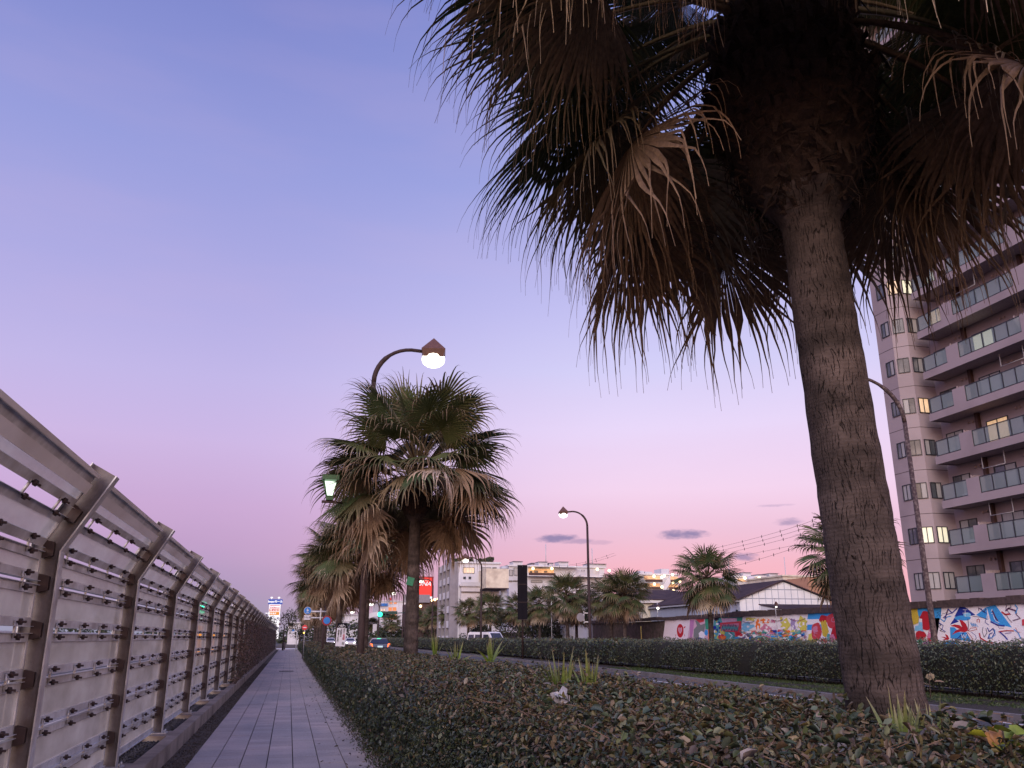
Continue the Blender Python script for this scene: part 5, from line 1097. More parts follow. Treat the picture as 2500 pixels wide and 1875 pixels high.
mu.ell(1110, 435, 150, 45, 'lb', wob=.05); mu.ell(1190, 375, 70, 40, 'sb'); mu.poly([(1150, 290), (1158, 290), (1158, 410), (1150, 410)], 'w'); mu.stroke([(1115, 285), (1190, 285)], 7, 'w'); mu.stroke([(1110, 345), (1200, 345)], 7, 'w')
mu.poly([(885, 575), (960, 548), (1050, 560), (1100, 600), (1075, 530), (1045, 460), (1110, 480), (1170, 540), (1200, 610), (1195, 670), (1150, 690), (1070, 680), (990, 700), (915, 740), (980, 660), (1050, 630), (960, 590)], 'r')
mu.poly([(720, 770), (790, 775), (820, 790), (790, 720), (840, 745), (870, 800), (850, 825), (740, 830), (800, 805)], 'r')
for pts, w_, c in (([(640, 410), (680, 370), (650, 340), (720, 300), (690, 400), (750, 380)], 6, 'dk'), ([(745, 345), (775, 360), (820, 330)], 6, 'dk'), ([(850, 270), (820, 360), (790, 440)], 22, 'bw'), ([(850, 275), (920, 345), (1005, 265)], 20, 'b'), ([(700, 440), (780, 500), (820, 420), (900, 400)], 16, 'lb'), ([(760, 430), (830, 370), (930, 340)], 14, 'b'),
                   ([(670, 510), (720, 560), (670, 590), (740, 640), (700, 660), (790, 690)], 10, 'dk'), ([(690, 520), (760, 570), (740, 640), (800, 680)], 12, 'b'), ([(1205, 450), (1215, 560), (1205, 660)], 12, 'bw'), ([(1215, 660), (1260, 615), (1350, 605), (1365, 640), (1240, 670), (1210, 665)], 9, 'r'),
                   ([(1245, 515), (1290, 590), (1270, 520), (1320, 590), (1300, 525), (1350, 590), (1330, 530), (1390, 592)], 8, 'lb'), ([(1372, 510), (1370, 465), (1395, 450), (1418, 470), (1410, 512)], 12, 'r'), ([(1290, 405), (1420, 415), (1540, 450)], 8, 'dk'), ([(1530, 455), (1515, 510), (1580, 560)], 10, 'b'), ([(1545, 390), (1540, 440), (1585, 435), (1590, 395), (1545, 390)], 9, 'w'),
                   ([(1400, 300), (1400, 250), (1450, 290), (1500, 320), (1530, 270)], 12, 'bw'), ([(1440, 260), (1480, 320), (1550, 350)], 12, 'b'), ([(1625, 320), (1640, 270), (1660, 360), (1625, 350)], 6, 'w'), ([(1650, 310), (1700, 420), (1740, 480)], 24, 'bw'), ([(1660, 380), (1700, 480), (1770, 520)], 8, 'w'), ([(1620, 500), (1740, 560), (1860, 575)], 26, 'b'), ([(1745, 570), (1770, 615), (1850, 615)], 7, 'bw'),
                   ([(1200, 690), (1270, 770), (1310, 870)], 9, 'r'), ([(1270, 690), (1340, 740), (1360, 800), (1330, 830)], 7, 'b'), ([(1480, 600), (1465, 680), (1500, 780), (1550, 700), (1530, 620)], 9, 'dk'), ([(1560, 610), (1590, 680), (1660, 620), (1690, 690), (1640, 790), (1570, 800), (1600, 720), (1650, 700)], 16, 'b'), ([(1580, 740), (1620, 800), (1700, 740), (1690, 640)], 10, 'lb'), ([(1415, 710), (1430, 790), (1560, 870), (1660, 880)], 22, 'r'),
                   ([(1130, 700), (1000, 820), (900, 900)], 16, 'b'), ([(1090, 720), (1110, 790), (1130, 730), (1160, 800), (1180, 730)], 8, 'w'), ([(1180, 700), (1230, 780), (1280, 850)], 6, 'dk'), ([(1820, 325), (1880, 370), (1960, 360)], 26, 'r'), ([(1890, 300), (1940, 260), (2060, 300), (2080, 350)], 26, 'bw'), ([(1910, 200), (1890, 260), (1950, 340), (1980, 370)], 10, 'bw'), ([(1980, 200), (1985, 240), (1940, 250)], 9, 'dk'),
                   ([(2060, 200), (2100, 250), (2070, 350)], 20, 'lb'), ([(2070, 360), (2150, 440), (2020, 480)], 14, 'bw'), ([(1900, 380), (1950, 460), (2000, 510)], 10, 'bw'), ([(1765, 680), (1900, 660), (2030, 665)], 18, 'r'), ([(1790, 690), (1870, 760), (1920, 820)], 22, 'b'), ([(1880, 710), (1990, 695)], 14, 'pu'), ([(2040, 640), (2110, 690), (2160, 800)], 18, 'lb'), ([(2070, 610), (2100, 680), (2150, 690)], 8, 'r'), ([(2050, 760), (2090, 820)], 6, 'dk')): mu.stroke(pts, w_, c)
R = random.Random(31)
for i in range(26): mu.squig(R.uniform(2250, 4200), R.uniform(100, 900), R.uniform(40, 110), R.uniform(10, 26), R.choice(['b', 'lb', 'r', 'bw']), R)
mu.poly([(2185, 460), (2300, 440), (2300, 560), (2190, 570)], 'r2')
mu.done('mural_panel', 'white mural panel with blue triangles, red flames and loose brush figures')
# vines and yellow post on the bare stretch
b = MB(); b.tube([(31.8, 76.5, .1), (31.8, 76.5, 2.5)], .05, 6); tag(b.build('post', M['yellow']), 'yellow post in front of the bare brown wall', 'post')

# ------------------------------------------------------------------ buildings behind the mural wall
def shell(b, x0, x1, y0, y1, z0, z1): b.box(x0, x1, y0, y1, z0, z1)
# gabled white warehouse
WH = empty('warehouse', (36, 65.3, 0), 'white panelled gabled warehouse with a dark roof behind the mural wall', 'warehouse')
e0 = atX(1805, 1462.7, 36); Yg = e0[1]; pk_ = atY(1910.7, 1418, Yg); e1 = atY(2027, 1464, Yg); ez = e0[2]
x0, x1, xm, zm = 36.0, float(e1[0]), float(pk_[0]), float(pk_[2])
def whp(b, name, m, parent=WH): o = b.build(name, m, parent); o.location = (-36, -65.3, 0) if parent is WH else (0, 0, 0); return o
b = MB(); b.prism([(x0, Yg + .05, 0), (x1, Yg + .05, 0), (x1, Yg + .05, ez), (xm, Yg + .05, zm - .05), (x0, Yg + .05, ez)], [(x0, Yg + 22, 0), (x1, Yg + 22, 0), (x1, Yg + 22, ez), (xm, Yg + 22, zm - .05), (x0, Yg + 22, ez)]); whp(b, 'wall', M['bblue'])
ncol = 14; cw = (x1 - x0) / ncol; gz = lambda x: ez + (zm - ez) * (1 - abs(x - xm) / ((xm - x0) if x < xm else (x1 - xm)))
rows = [0, 1.25, 2.5, 3.55, 4.6, 5.35, 6.4]
for i in range(ncol):
    xa, xb = x0 + cw * i + .035, x0 + cw * (i + 1) - .035
    for (za, zb_) in zip(rows[:-1], rows[1:]):
        za += .035; zb_ -= .035; ta, tb_ = min(zb_, gz(xa) - .06), min(zb_, gz(xb) - .06)
        if max(ta, tb_) - za < .05: continue
        ta, tb_ = max(ta, za), max(tb_, za)
        q = [(xa, za), (xb, za), (xb, tb_)] + ([(xm, min(zb_, zm - .08))] if xa < xm < xb and zb_ > gz(xa) else []) + [(xa, ta)]
        b = MB(); b.prism([(x, Yg + .048, z) for x, z in q], [(x, Yg + .01, z) for x, z in q]); whp(b, 'panel', M['coolwhite'])
b = MB()
for (xa, za, xb, zb_) in ((x0 - .25, ez - .08, xm, zm), (xm, zm, x1 + .25, ez - .08)): b.prism([(xa, Yg - .2, za), (xb, Yg - .2, zb_), (xb, Yg - .2, zb_ + .09), (xa, Yg - .2, za + .09)], [(xa, Yg + 22.3, za), (xb, Yg + 22.3, zb_), (xb, Yg + 22.3, zb_ + .09), (xa, Yg + 22.3, za + .09)])
rf = whp(b, 'roof', M['bdark'])
for ya, yb in ((Yg + .6, Yg + 3.4), (Yg + 4.2, Yg + 7.5)):
    b = MB(); b.box(35.93, 35.97, ya, yb, .2, 3.4); whp(b, 'shutter', M['shutter']); b = MB(); b.box(35.90, 35.965, ya - .25, ya - .05, 0, 4.0); b.box(35.90, 35.965, ya - .25, yb + .25, 3.45, 3.7); whp(b, 'shutter_frame', M['bblue'])
b = MB(); b.box(35.7, 35.95, Yg - .1, Yg + 22, ez - .22, ez - .1); whp(b, 'gutter', M['greytube'])
# lean-to roof in front of the gable
LT = empty('shed', (39, 60, 0), 'dark low pitched shed roof in front of the gabled warehouse', 'shed'); a = atY(1852, 1477, 62.5); c_ = atY(2050, 1478, 62.5)
b = MB(); b.prism([(a[0], 62.5, a[2]), (c_[0], 62.5, a[2]), (c_[0] + .3, 56.5, 2.9), (a[0] + 1.6, 56.5, 2.9)], [(a[0], 62.5, a[2] + .08), (c_[0], 62.5, a[2] + .08), (c_[0] + .3, 56.5, 2.98), (a[0] + 1.6, 56.5, 2.98)]); o = b.build('roof', M['bdark'], LT); o.location = (-39, -60, 0)
b = MB(); b.box(a[0] + .3, c_[0], 58, 62.4, 0, 2.85); b.prism([(a[0] + .1, 62.4, 2.86), (a[0] + .1, 62.4, a[2] - .02), (a[0] + 1.5, 57, 2.86)], [(a[0] + .3, 62.4, 2.86), (a[0] + .3, 62.4, a[2] - .02), (a[0] + 1.7, 57, 2.86)]); o = b.build('wall', M['bwhite'], LT); o.location = (-39, -60, 0)
# cream shed
CS = empty('shed', (40, 88, 0), 'cream walled long shed with a dark roof left of the gabled warehouse', 'shed')
YC = 84.0; a = atY(1568, 1465, YC); c_ = atY(1726, 1463, YC); r1 = atY(1568, 1446, YC); zt = float(a[2])
b = MB(); b.box(a[0], c_[0], YC, YC + 10, 0, zt - .25); o = b.build('wall', M['cream'], CS); o.location = (-40, -88, 0)
for i in range(10):
    xa = a[0] + (c_[0] - a[0]) * i / 10; b = MB(); b.box(xa + .01, xa + (c_[0] - a[0]) / 10 - .01, YC - .03, YC - .002, 0, zt - .3); o = b.build('panel', M['cream'], CS); o.location = (-40, -88, 0)
b = MB(); b.box(a[0] - .3, c_[0] + .2, YC - .35, YC - .1, zt - .28, zt - .02); o = b.build('gutter', M['white'], CS); o.location = (-40, -88, 0)
b = MB(); b.prism([(a[0] - .3, YC - .4, zt), (c_[0] + .2, YC - .4, zt), (c_[0] + .2, YC + 9, zt + 1.5), (a[0] - .3, YC + 9, zt + 1.5)], [(a[0] - .3, YC - .4, zt + .08), (c_[0] + .2, YC - .4, zt + .08), (c_[0] + .2, YC + 9, zt + 1.58), (a[0] - .3, YC + 9, zt + 1.58)]); o = b.build('roof', M['bdark'], CS); o.location = (-40, -88, 0)
b = MB()
for i in range(14): xx = a[0] + (c_[0] - a[0]) * (i + .5) / 14; b.box(xx - .06, xx + .06, YC - .045, YC - .031, 2.9 + .08 * math.sin(i), 3.05)
o = b.build('wall_stains', M['bdark'], CS); o.location = (-40, -88, 0)
b = MB(); b.tube([(a[0], YC - 1, 2.25), (c_[0], YC - 1, 2.25)], .03, 5)
for i in range(12): xx = a[0] + (c_[0] - a[0]) * i / 11; b.tube([(xx, YC - 1, 0), (xx, YC - 1, 2.25)], .03, 5)
tag(b.build('railing', M['greytube']), 'thin metal railing in front of the cream shed', 'railing')
def yardlamp(u, v, d, lb, k=1.0):
    p = atD(u, v, d); e = empty('yard_lamp', (p[0], p[1], 0), lb, 'lamp'); b = MB(); b.tube([(0, 0, 0), (0, 0, p[2] + .5)], .04 * k, 6); b.build('pole', M['galv'], e); b = MB(); b.ball((0, -.12, p[2]), .13 * k, 10, 6, .8); b.build('lamp_bulb', M['farlamp'], e)
    b = MB(); b.prism([(-.18 * k, -.3, p[2] + .1), (.18 * k, -.3, p[2] + .1), (.18 * k, .06, p[2] + .1), (-.18 * k, .06, p[2] + .1)], [(-.03, -.15, p[2] + .34), (.03, -.15, p[2] + .34), (.03, -.09, p[2] + .34), (-.03, -.09, p[2] + .34)]); b.build('lamp_shade', M['lampshade'], e)
yardlamp(1605, 1485, 80, 'lit yard lamp in front of the cream shed wall'); yardlamp(1893, 1482, 60, 'small white yard lamp in front of the gabled warehouse', .45); yardlamp(1346, 1468, 92, 'lit yard lamp between the palms right of the totem')

# tan block beside the tower
TN = empty('apartment_building', (60, 80, 0), 'tan rendered block with a roof railing behind the huge trunk', 'building'); YT = 75.0; a = atY(1972, 1409, YT); c_ = atY(2100, 1409, YT)
b = MB(); b.box(a[0], c_[0] + 3, YT, YT + 12, 0, a[2]); o = b.build('wall', M['tan'], TN); o.location = (-60, -80, 0)
b = MB()
for i in range(22): b.tube([(a[0] + .4 + i * .32, YT + .2, a[2]), (a[0] + .4 + i * .32, YT + .2, a[2] + 1.1)], .03, 4)
b.tube([(a[0] + .4, YT + .2, a[2] + 1.1), (a[0] + 7.2, YT + .2, a[2] + 1.1)], .04, 4); o = b.build('roof_railing', M['greytube'], TN); o.location = (-60, -80, 0)
b = MB(); b.box(a[0] + 3.2, a[0] + 4.6, YT - .5, YT - .03, a[2] - 2.4, a[2] - 1.1); o = b.build('utility_box', M['bgrey'], TN); o.location = (-60, -80, 0)
for z in (.9, 2.0): b = MB(); b.box(a[0] - .01, c_[0] + 3, YT - .02, YT - .001, a[2] - z - .04, a[2] - z); o = b.build('joint_line', M['bdark'], TN); o.location = (-60, -80, 0)

def fbuild(name, label, cat, d, u0, u1, v0, depth, m, roof=True, rm=None):
    """box building facing the camera side of the street at Y=d, from sight lines u0..u1 with its roof at v0"""
    a = atY(u0, v0, d); c_ = atY(u1, v0, d); z = float(atY((u0 + u1) / 2, v0, d)[2]); e = empty(name, (a[0], d, 0), label, cat); b = MB(); w_ = c_[0] - a[0]; b.box(0, w_, 0, depth, 0, z); b.build('wall', m, e)
    if roof: b = MB(); b.box(-.25, w_ + .25, -.25, depth + .2, z + .002, z + .3); b.build('roof', rm or m, e)
    return e, a[0], w_, z
def lx(u, v, d, x0): q = atY(u, v, d); return float(q[0] - x0), float(q[2])
def fwin(e, x0, d, u0, v0, u1, v1, pane, frame='frame', proud=.0):
    xa, zt_ = lx(u0, v0, d, x0); xb, zb_ = lx(u1, v1, d, x0); za = min(zt_, zb_); zt_ = max(zt_, zb_)
    b = MB(); q = .06; b.box(xa, xb, -.08 - proud, -.02 - proud, za, za + q); b.box(xa, xb, -.08 - proud, -.02 - proud, zt_ - q, zt_); b.box(xa, xa + q, -.08 - proud, -.02 - proud, za + q, zt_ - q); b.box(xb - q, xb, -.08 - proud, -.02 - proud, za + q, zt_ - q); f = b.build('window', M[frame], e)
    b = MB(); b.face([(xa + q, -.04 - proud, za + q), (xb - q, -.04 - proud, za + q), (xb - q, -.04 - proud, zt_ - q), (xa + q, -.04 - proud, zt_ - q)]); b.build('pane', M[pane], f)
def fbox(e, x0, d, name, u0, v0, u1, v1, y0, y1, m):
    xa, z1_ = lx(u0, v0, d, x0); xb, z0_ = lx(u1, v1, d, x0); b = MB(); b.box(xa, xb, y0, y1, min(z0_, z1_), max(z0_, z1_)); return b.build(name, m, e)
# roof garden block
D1 = 150.0
e, x0, w_, z_ = fbuild('apartment_building', 'white block with a roof garden, blank front wall and grey balconied side', 'building', D1, 1120, 1220, 1376, 12.5, M['bwhite'])
for (u0, v0, u1, v1, pn) in ((1131, 1385, 1158, 1400, 'litwarm'), (1174, 1385, 1199, 1393, 'curtain'), (1202, 1385, 1212, 1394, 'glassdark'), (1131, 1408, 1137, 1414, 'glassdark'), (1144, 1408, 1150, 1414, 'glassdark')): fwin(e, x0, D1, u0, v0, u1, v1, pn)
for u in (1137.5, 1144.5, 1151): fbox(e, x0, D1, 'mullion', u, 1385, u + 1, 1400, -.1, -.085, M['bwhite'])
fbox(e, x0, D1, 'front_block', 1169, 1394, 1222, 1440, -6, -.01, M['cream']); fbox(e, x0, D1, 'base_band', 1172, 1440, 1222, 1442.5, -6.1, -.01, M['bdark'])
fbox(e, x0, D1, 'roof_house', 1157, 1363, 1180, 1374, 2, 6, M['bwhite'])
for (u0, u1, v0) in ((1112, 1128, 1370), (1130, 1156, 1368), (1172, 1196, 1369), (1196, 1207, 1366)):
    q0 = lx(u0, v0, D1, x0); q1 = lx(u1, 1374, D1, x0); n = 320; P = np.stack([rng.uniform(q0[0], q1[0], n), rng.uniform(.5, 3, n), z_ + .2 + rng.random(n) * (q0[1] - z_ + .3)], 1)
    leaves('roof_planting', P, np.tile([0, -1.0, .5], (n, 1)), rng.uniform(.3, .6, n), pick(GREEN, n), M['foliagedark'], e, .6, False)
# its side wall with balconies (faces the road)
xs = 0.0
b = MB(); b.box(-.4, -.01, 0, 12.5, 0, z_ + .2); b.build('side_wall', M['bgrey'], e)
for fl in range(6):
    zz_ = .5 + fl * (z_ / 5.6)
    for kk in range(3):
        b = MB(); b.box(-1.3, -.41, 1.0 + kk * 4.1, 4.4 + kk * 4.1, zz_ + .1, zz_ + 1.25); b.build('balcony', M['bwhite'], e)
        b = MB(); b.box(-.43, -.405, 1.2 + kk * 4.1, 4.2 + kk * 4.1, zz_ + 1.3, zz_ + 2.5); b.build('window', M['glassdark'], e)
for kk in range(4): b = MB(); b.box(-1.5, -.41, .1 + kk * 4.1, .8 + kk * 4.1, 0, z_ + .25); b.build('side_fin', M['bgrey'], e)
# white sloping screen wall and ramp in front
e2, x2, w2, z2 = fbuild('ramp_building', 'low pale car ramp wall below the roof garden block', 'building', 149.0, 1126, 1172, 1432, .9, M['sheet'])
fbox(e2, x2, 149.0, 'upper_band', 1125, 1421, 1172, 1431, -.3, -.01, M['bwhite']); fbox(e2, x2, 149.0, 'dark_line', 1125, 1444, 1172, 1446, -.3, -.01, M['bdark'])
# silver stair cylinder
p = atD(1231, 1560, 150); q = atD(1231, 1383, 150); CY = empty('stair_tower', (p[0], p[1], 0), 'pale ribbed round stair tower right of the roof garden block', 'building'); rr_ = 150 * 9.3 / 2110
b = MB(); n = 24; b.prism([(rr_ * math.cos(6.2832 * k / n), rr_ * math.sin(6.2832 * k / n), 0) for k in range(n)], [(rr_ * math.cos(6.2832 * k / n), rr_ * math.sin(6.2832 * k / n), q[2]) for k in range(n)]); b.build('wall', M['bblue'], CY)
zz_ = 1.0
while zz_ < q[2]: b = MB(); b.tube([(rr_ * math.cos(a), rr_ * math.sin(a), zz_) for a in np.linspace(math.pi, 2 * math.pi, 15)], .05, 4); b.build('ring', M['greytube'], CY); zz_ += 1.0
# corridor apartment
D2 = 165.0
e, x0, w_, z_ = fbuild('apartment_building', 'long white apartment block with orange lit corridors behind the totem', 'building', D2, 1242, 1475, 1385, 14, M['bwhite'])
fbox(e, x0, D2, 'corridor', 1290, 1388, 1352, 1399, -.06, -.02, M['litcorr']); fbox(e, x0, D2, 'balcony_rail', 1288, 1399, 1352, 1407, -1.2, -.9, M['brownrail']); fbox(e, x0, D2, 'floor_slab', 1286, 1407, 1475, 1409, -1.4, -.05, M['white'])
fbox(e, x0, D2, 'eave', 1286, 1383, 1405, 1386.5, -1.4, -.05, M['white'])
for (u0, v0, u1, v1, pn) in ((1243, 1391, 1252, 1406, 'curtain'), (1254, 1386, 1264, 1405, 'curtain'), (1293, 1394, 1299, 1398, 'glassdark'), (1304, 1393, 1313, 1398, 'glassdark'), (1328, 1394, 1336, 1398, 'glassdark'), (1242, 1417, 1250, 1421, 'glassdark'), (1251, 1417, 1264, 1420, 'glassdark'), (1296, 1417, 1324, 1423, 'curtain'), (1419, 1391, 1427, 1395, 'glassdark')): fwin(e, x0, D2, u0, v0, u1, v1, pn, proud=.03)
for (u, v) in ((1298, 1389), (1344, 1389), (1454, 1391), (1483, 1394)): b = MB(); q_ = lx(u, v, D2, x0); b.ball((q_[0], -1.0, q_[1]), .28, 8, 6); b.build('corridor_lamp', M['lampdot'], e)
for i in range(18): fbox(e, x0, D2, 'sheet', 1404 + i * 3.3, 1390, 1404 + i * 3.3 + 2.9, 1436, -.12, -.03, M['sheet'])
for (u0, u1, v0) in ((1262, 1285, 1367), (1307, 1315, 1371), (1325, 1347, 1368), (1351, 1362, 1371), (1375, 1399, 1368), (1446, 1493, 1373)):
    fbox(e, x0, D2, 'roof_hut', u0, v0 + 1.2, u1, 1384, 3, 6, M['bwhite'] if u0 != 1307 else M['bgrey']); fbox(e, x0, D2, 'hut_roof', u0 - 1, v0, u1 + 1, v0 + 1.1, 2.6, 6.4, M['bgrey'])
for u, v0 in ((1346, 1323), (1461, 1334)): q0 = lx(u, v0, D2, x0); b = MB(); b.tube([(q0[0], 4, z_), (q0[0], 4, q0[1])], .09, 5); b.build('mast', M['greytube'], e)
# terraced block with stairs
D3 = 175.0
e, x0, w_, z_ = fbuild('apartment_building', 'stepped apartment block with rows of lit lamps and brown balconies', 'building', D3, 1560, 1655, 1404, 14, M['bwhite'])
for v in (1406, 1424, 1442):
    fbox(e, x0, D3, 'corridor', 1572, v, 1611, v + 9, -.06, -.02, M['litcorr']); fbox(e, x0, D3, 'balcony_rail', 1571, v + 9, 1612, v + 16, -1.3, -1.0, M['brownrail'])
    fbox(e, x0, D3, 'corridor', 1630, v + 2, 1655, v + 10, -.06, -.02, M['litcorr']); fbox(e, x0, D3, 'balcony_rail', 1629, v + 10, 1656, v + 17, -1.3, -1.0, M['brownrail'])
b = MB(); q0 = lx(1612, 1440, D3, x0); q1 = lx(1630, 1412, D3, x0); b.prism([(q0[0], -1.4, q0[1] - 1), (q1[0], -1.4, q1[1] - 1), (q1[0], -1.4, q1[1] + .6), (q0[0], -1.4, q0[1] + .6)], [(q0[0], -1.0, q0[1] - 1), (q1[0], -1.0, q1[1] - 1), (q1[0], -1.0, q1[1] + .6), (q0[0], -1.0, q0[1] + .6)]); b.build('stairs', M['bwhite'], e)
for (u, v) in ((1590, 1408), (1609, 1410), (1591, 1427), (1609, 1434), (1592, 1446), (1615, 1407), (1635, 1404), (1636, 1424), (1653, 1421), (1637, 1443)): b = MB(); q_ = lx(u, v, D3, x0); b.ball((q_[0], -1.5, q_[1]), .3, 8, 6); b.build('corridor_lamp', M['lampdot'], e)
for (u0, u1, v0) in ((1576, 1586, 1391), (1588, 1606, 1393), (1628, 1648, 1386)): fbox(e, x0, D3, 'roof_hut', u0, v0, u1, 1404, 3, 7, M['bwhite'])
D4 = 178.0
e, x0, w_, z_ = fbuild('apartment_building', 'low white apartment roofline with lamps above the gabled warehouse', 'building', D4, 1795, 1912, 1410, 14, M['bwhite'])
fbox(e, x0, D4, 'corridor', 1800, 1413, 1900, 1421, -.06, -.02, M['litcorr'])
for (u, v) in ((1813, 1412), (1848, 1412), (1903, 1413)): b = MB(); q_ = lx(u, v, D4, x0); b.ball((q_[0], -1.0, q_[1]), .34, 8, 6); b.build('corridor_lamp', M['lampdot'], e)
for (u0, u1, v0) in ((1800, 1822, 1397), (1829, 1850, 1395), (1866, 1888, 1400), (1895, 1917, 1397)): fbox(e, x0, D4, 'roof_hut', u0, v0 + 1, u1, 1409, 3, 7, M['bwhite']); fbox(e, x0, D4, 'hut_roof', u0 - 1, v0, u1 + 1, v0 + 1, 2.6, 7.4, M['bgrey'])
for u in (1822, 1876): q_ = lx(u, 1416, D4, x0); b = MB(); b.ball((q_[0], -2, q_[1]), 1.0, 12, 8, .7); b.build('water_tank', M['sheet'], e)
for u, v0, v1 in ((1798, 1358, 1405), (1937, 1356, 1405)): q0 = lx(u, v0, D4, x0); b = MB(); b.tube([(q0[0], 4, 3), (q0[0], 4, q0[1])], .09, 5); b.build('mast', M['greytube'], e)
D5 = 150.0
e, x0, w_, z_ = fbuild('apartment_building', 'beige stepped block between the warehouse gable and the tan block', 'building', D5, 1911, 1990, 1408, 14, M['cream'])
fwin(e, x0, D5, 1958, 1431, 1966, 1437, 'glassdark'); fbox(e, x0, D5, 'ledge', 1930, 1416, 1962, 1418, -1, -.01, M['bgrey']); fbox(e, x0, D5, 'roof_hut', 1949, 1404, 1978, 1408, 1, 5, M['bgrey'])
# grey piloti building behind the far palms
D6 = 92.0
e, x0, w_, z_ = fbuild('workshop', 'grey building on columns behind the clustered palm trunks', 'building', D6, 1432, 1570, 1470, 10, M['bwhite'])
for (u0, u1) in ((1432, 1452), (1470, 1486), (1492, 1500), (1520, 1531)): fbox(e, x0, D6, 'column', u0, 1440 if u0 == 1432 else 1466, u1, 1560, -1.5, -.8, M['bgrey'])
fbox(e, x0, D6, 'beam', 1452, 1511, 1520, 1522, -1.0, -.3, M['bdark']); fbox(e, x0, D6, 'dark_opening', 1452, 1523, 1520, 1559, -.2, -.02, M['bdark'])
b = MB(); q0 = lx(1452, 1478, D6, x0); q1 = lx(1482, 1512, D6, x0); b.tube([(q0[0], -1.6, q0[1]), (q1[0], -1.6, q1[1])], .07, 5); b.tube([(q0[0], -1.6, q0[1] - .6), (q1[0], -1.6, q1[1] - .6)], .07, 5); b.build('stair_rail', M['greytube'], e)
fbox(e, x0, D6, 'balcony_rail', 1485, 1507, 1545, 1511, -1.7, -1.6, M['greytube'])
D7 = 108.0
e, x0, w_, z_ = fbuild('workshop', 'plain white low building between the dark trees and totem', 'building', D7, 1312, 1430, 1448, 8, M['sheet'])
fbox(e, x0, D7, 'doorway', 1352, 1478, 1360, 1560, -.3, -.01, M['bgrey']); fbox(e, x0, D7, 'doorway', 1400, 1490, 1412, 1560, -.3, -.01, M['bdark'])
b = MB(); 
# red sign tower
D8 = 230.0
a = atY(1000, 1407, D8); c_ = atY(1058.5, 1407, D8); zb_ = float(atY(1030, 1456, D8)[2]); zt_ = float(a[2]); RS = empty('billboard', (a[0], D8, 0), 'large red rooftop sign with bold white slanted letters', 'sign'); w_ = float(c_[0] - a[0])
b = MB(); b.box(0, w_, 0, 1, zb_, zt_); b.build('panel', M['red'], RS); b = MB(); b.box(w_ - .45, w_ + .02, -.02, 1.02, zb_, zt_ + .02); b.box(0, w_ - .45, -.02, 1.0, zt_ - .25, zt_ + .02); b.build('edge', M['darkred'], RS); b = MB(); b.box(0, w_ + .02, -.03, 1.02, zb_ - .55, zb_ - .005); b.build('white_band', M['signwhite'], RS)
s_ = D8 / 2110; hh_ = zt_ - zb_
text(RS, 'ECONA', (w_ * .44, -.04, zt_ - hh_ * .37), hh_ * .29, M['signwhite'], shear=.35, bold=.03, sx=1.12); text(RS, 'CLASSICS', (w_ * .62, -.04, zt_ - hh_ * .19), hh_ * .10, M['signpink'])
b = MB(); b.box(w_ * .1, w_ * .95, .2, .8, 0, zb_ - .56); b.build('support', M['bdark'], RS)
for uu in (1033, 1037): q_ = lx(uu, 1388, D8, a[0]); b = MB(); b.tube([(q_[0], .5, zt_), (q_[0], .5, q_[1])], .07, 5); b.tube([(q_[0] - .5, .5, q_[1] - .3), (q_[0] + .5, .5, q_[1] - .3)], .05, 4); b.tube([(q_[0] - .4, .5, q_[1] - .9), (q_[0] + .4, .5, q_[1] - .9)], .05, 4); b.build('aerial', M['greytube'], RS)
D9 = 215.0
a = atY(995, 1475, D9); c_ = atY(1092, 1455, D9); DR = empty('house', (a[0], D9, 0), 'dark sloping roofed building with a row of lamps under the red sign', 'building'); w_ = float(c_[0] - a[0]); z1_ = float(atY(1000, 1474, D9)[2]); z2_ = float(c_[2])
b = MB(); b.prism([(0, 0, 0), (w_, 0, 0), (w_, 0, z2_), (w_ * .45, 0, z1_ + .4), (0, 0, z1_)], [(0, 10, 0), (w_, 10, 0), (w_, 10, z2_), (w_ * .45, 10, z1_ + .4), (0, 10, z1_)]); b.build('wall', M['brownrail'], DR)
for (u, v) in ((1054.5, 1466), (1061, 1464), (1069, 1462), (1026, 1480)): q_ = lx(u, v, D9, a[0]); b = MB(); b.ball((q_[0], -.5, q_[1]), .32, 8, 6); b.build('lamp', M['lampdot'], DR)
b = MB(); b.box(-1, w_ * .55, -.6, .3, z1_ + .3, z1_ + 2.2); b.build('roof', M['bgrey'], DR)
# orange lit building
D10 = 260.0
e, x0, w_, z_ = fbuild('office_building', 'white corner building with orange lit floors and a blue roof band', 'building', D10, 926, 1003, 1469, 20, M['bwhite'])
for (u0, v0, u1, v1) in ((948, 1482, 957, 1492), (958, 1482, 968, 1492), (948, 1494, 957, 1503), (958, 1494, 968, 1503), (944, 1505, 955, 1513), (956, 1505, 968, 1513), (950, 1470, 958, 1475), (961, 1470, 969, 1475)): fwin(e, x0, D10, u0, v0, u1, v1, 'litorange', 'bwhite')
for (u0, v0) in ((930, 1486), (936, 1486), (930, 1497), (936, 1497)): fwin(e, x0, D10, u0, v0, u0 + 4, v0 + 6, 'litwarm', 'bwhite')
for i in range(5): fbox(e, x0, D10, 'blue_band', 927 + i * 4, 1473, 930 + i * 4, 1480, -.3, -.01, M['blueround'])
q_ = lx(956, 1461, D10, x0); b = MB(); b.tube([(q_[0], 2, z_), (q_[0], 2, q_[1])], .2, 6); b.ball((q_[0], 2, q_[1]), .35, 8, 6); b.build('roof_mast', M['redround'], e)
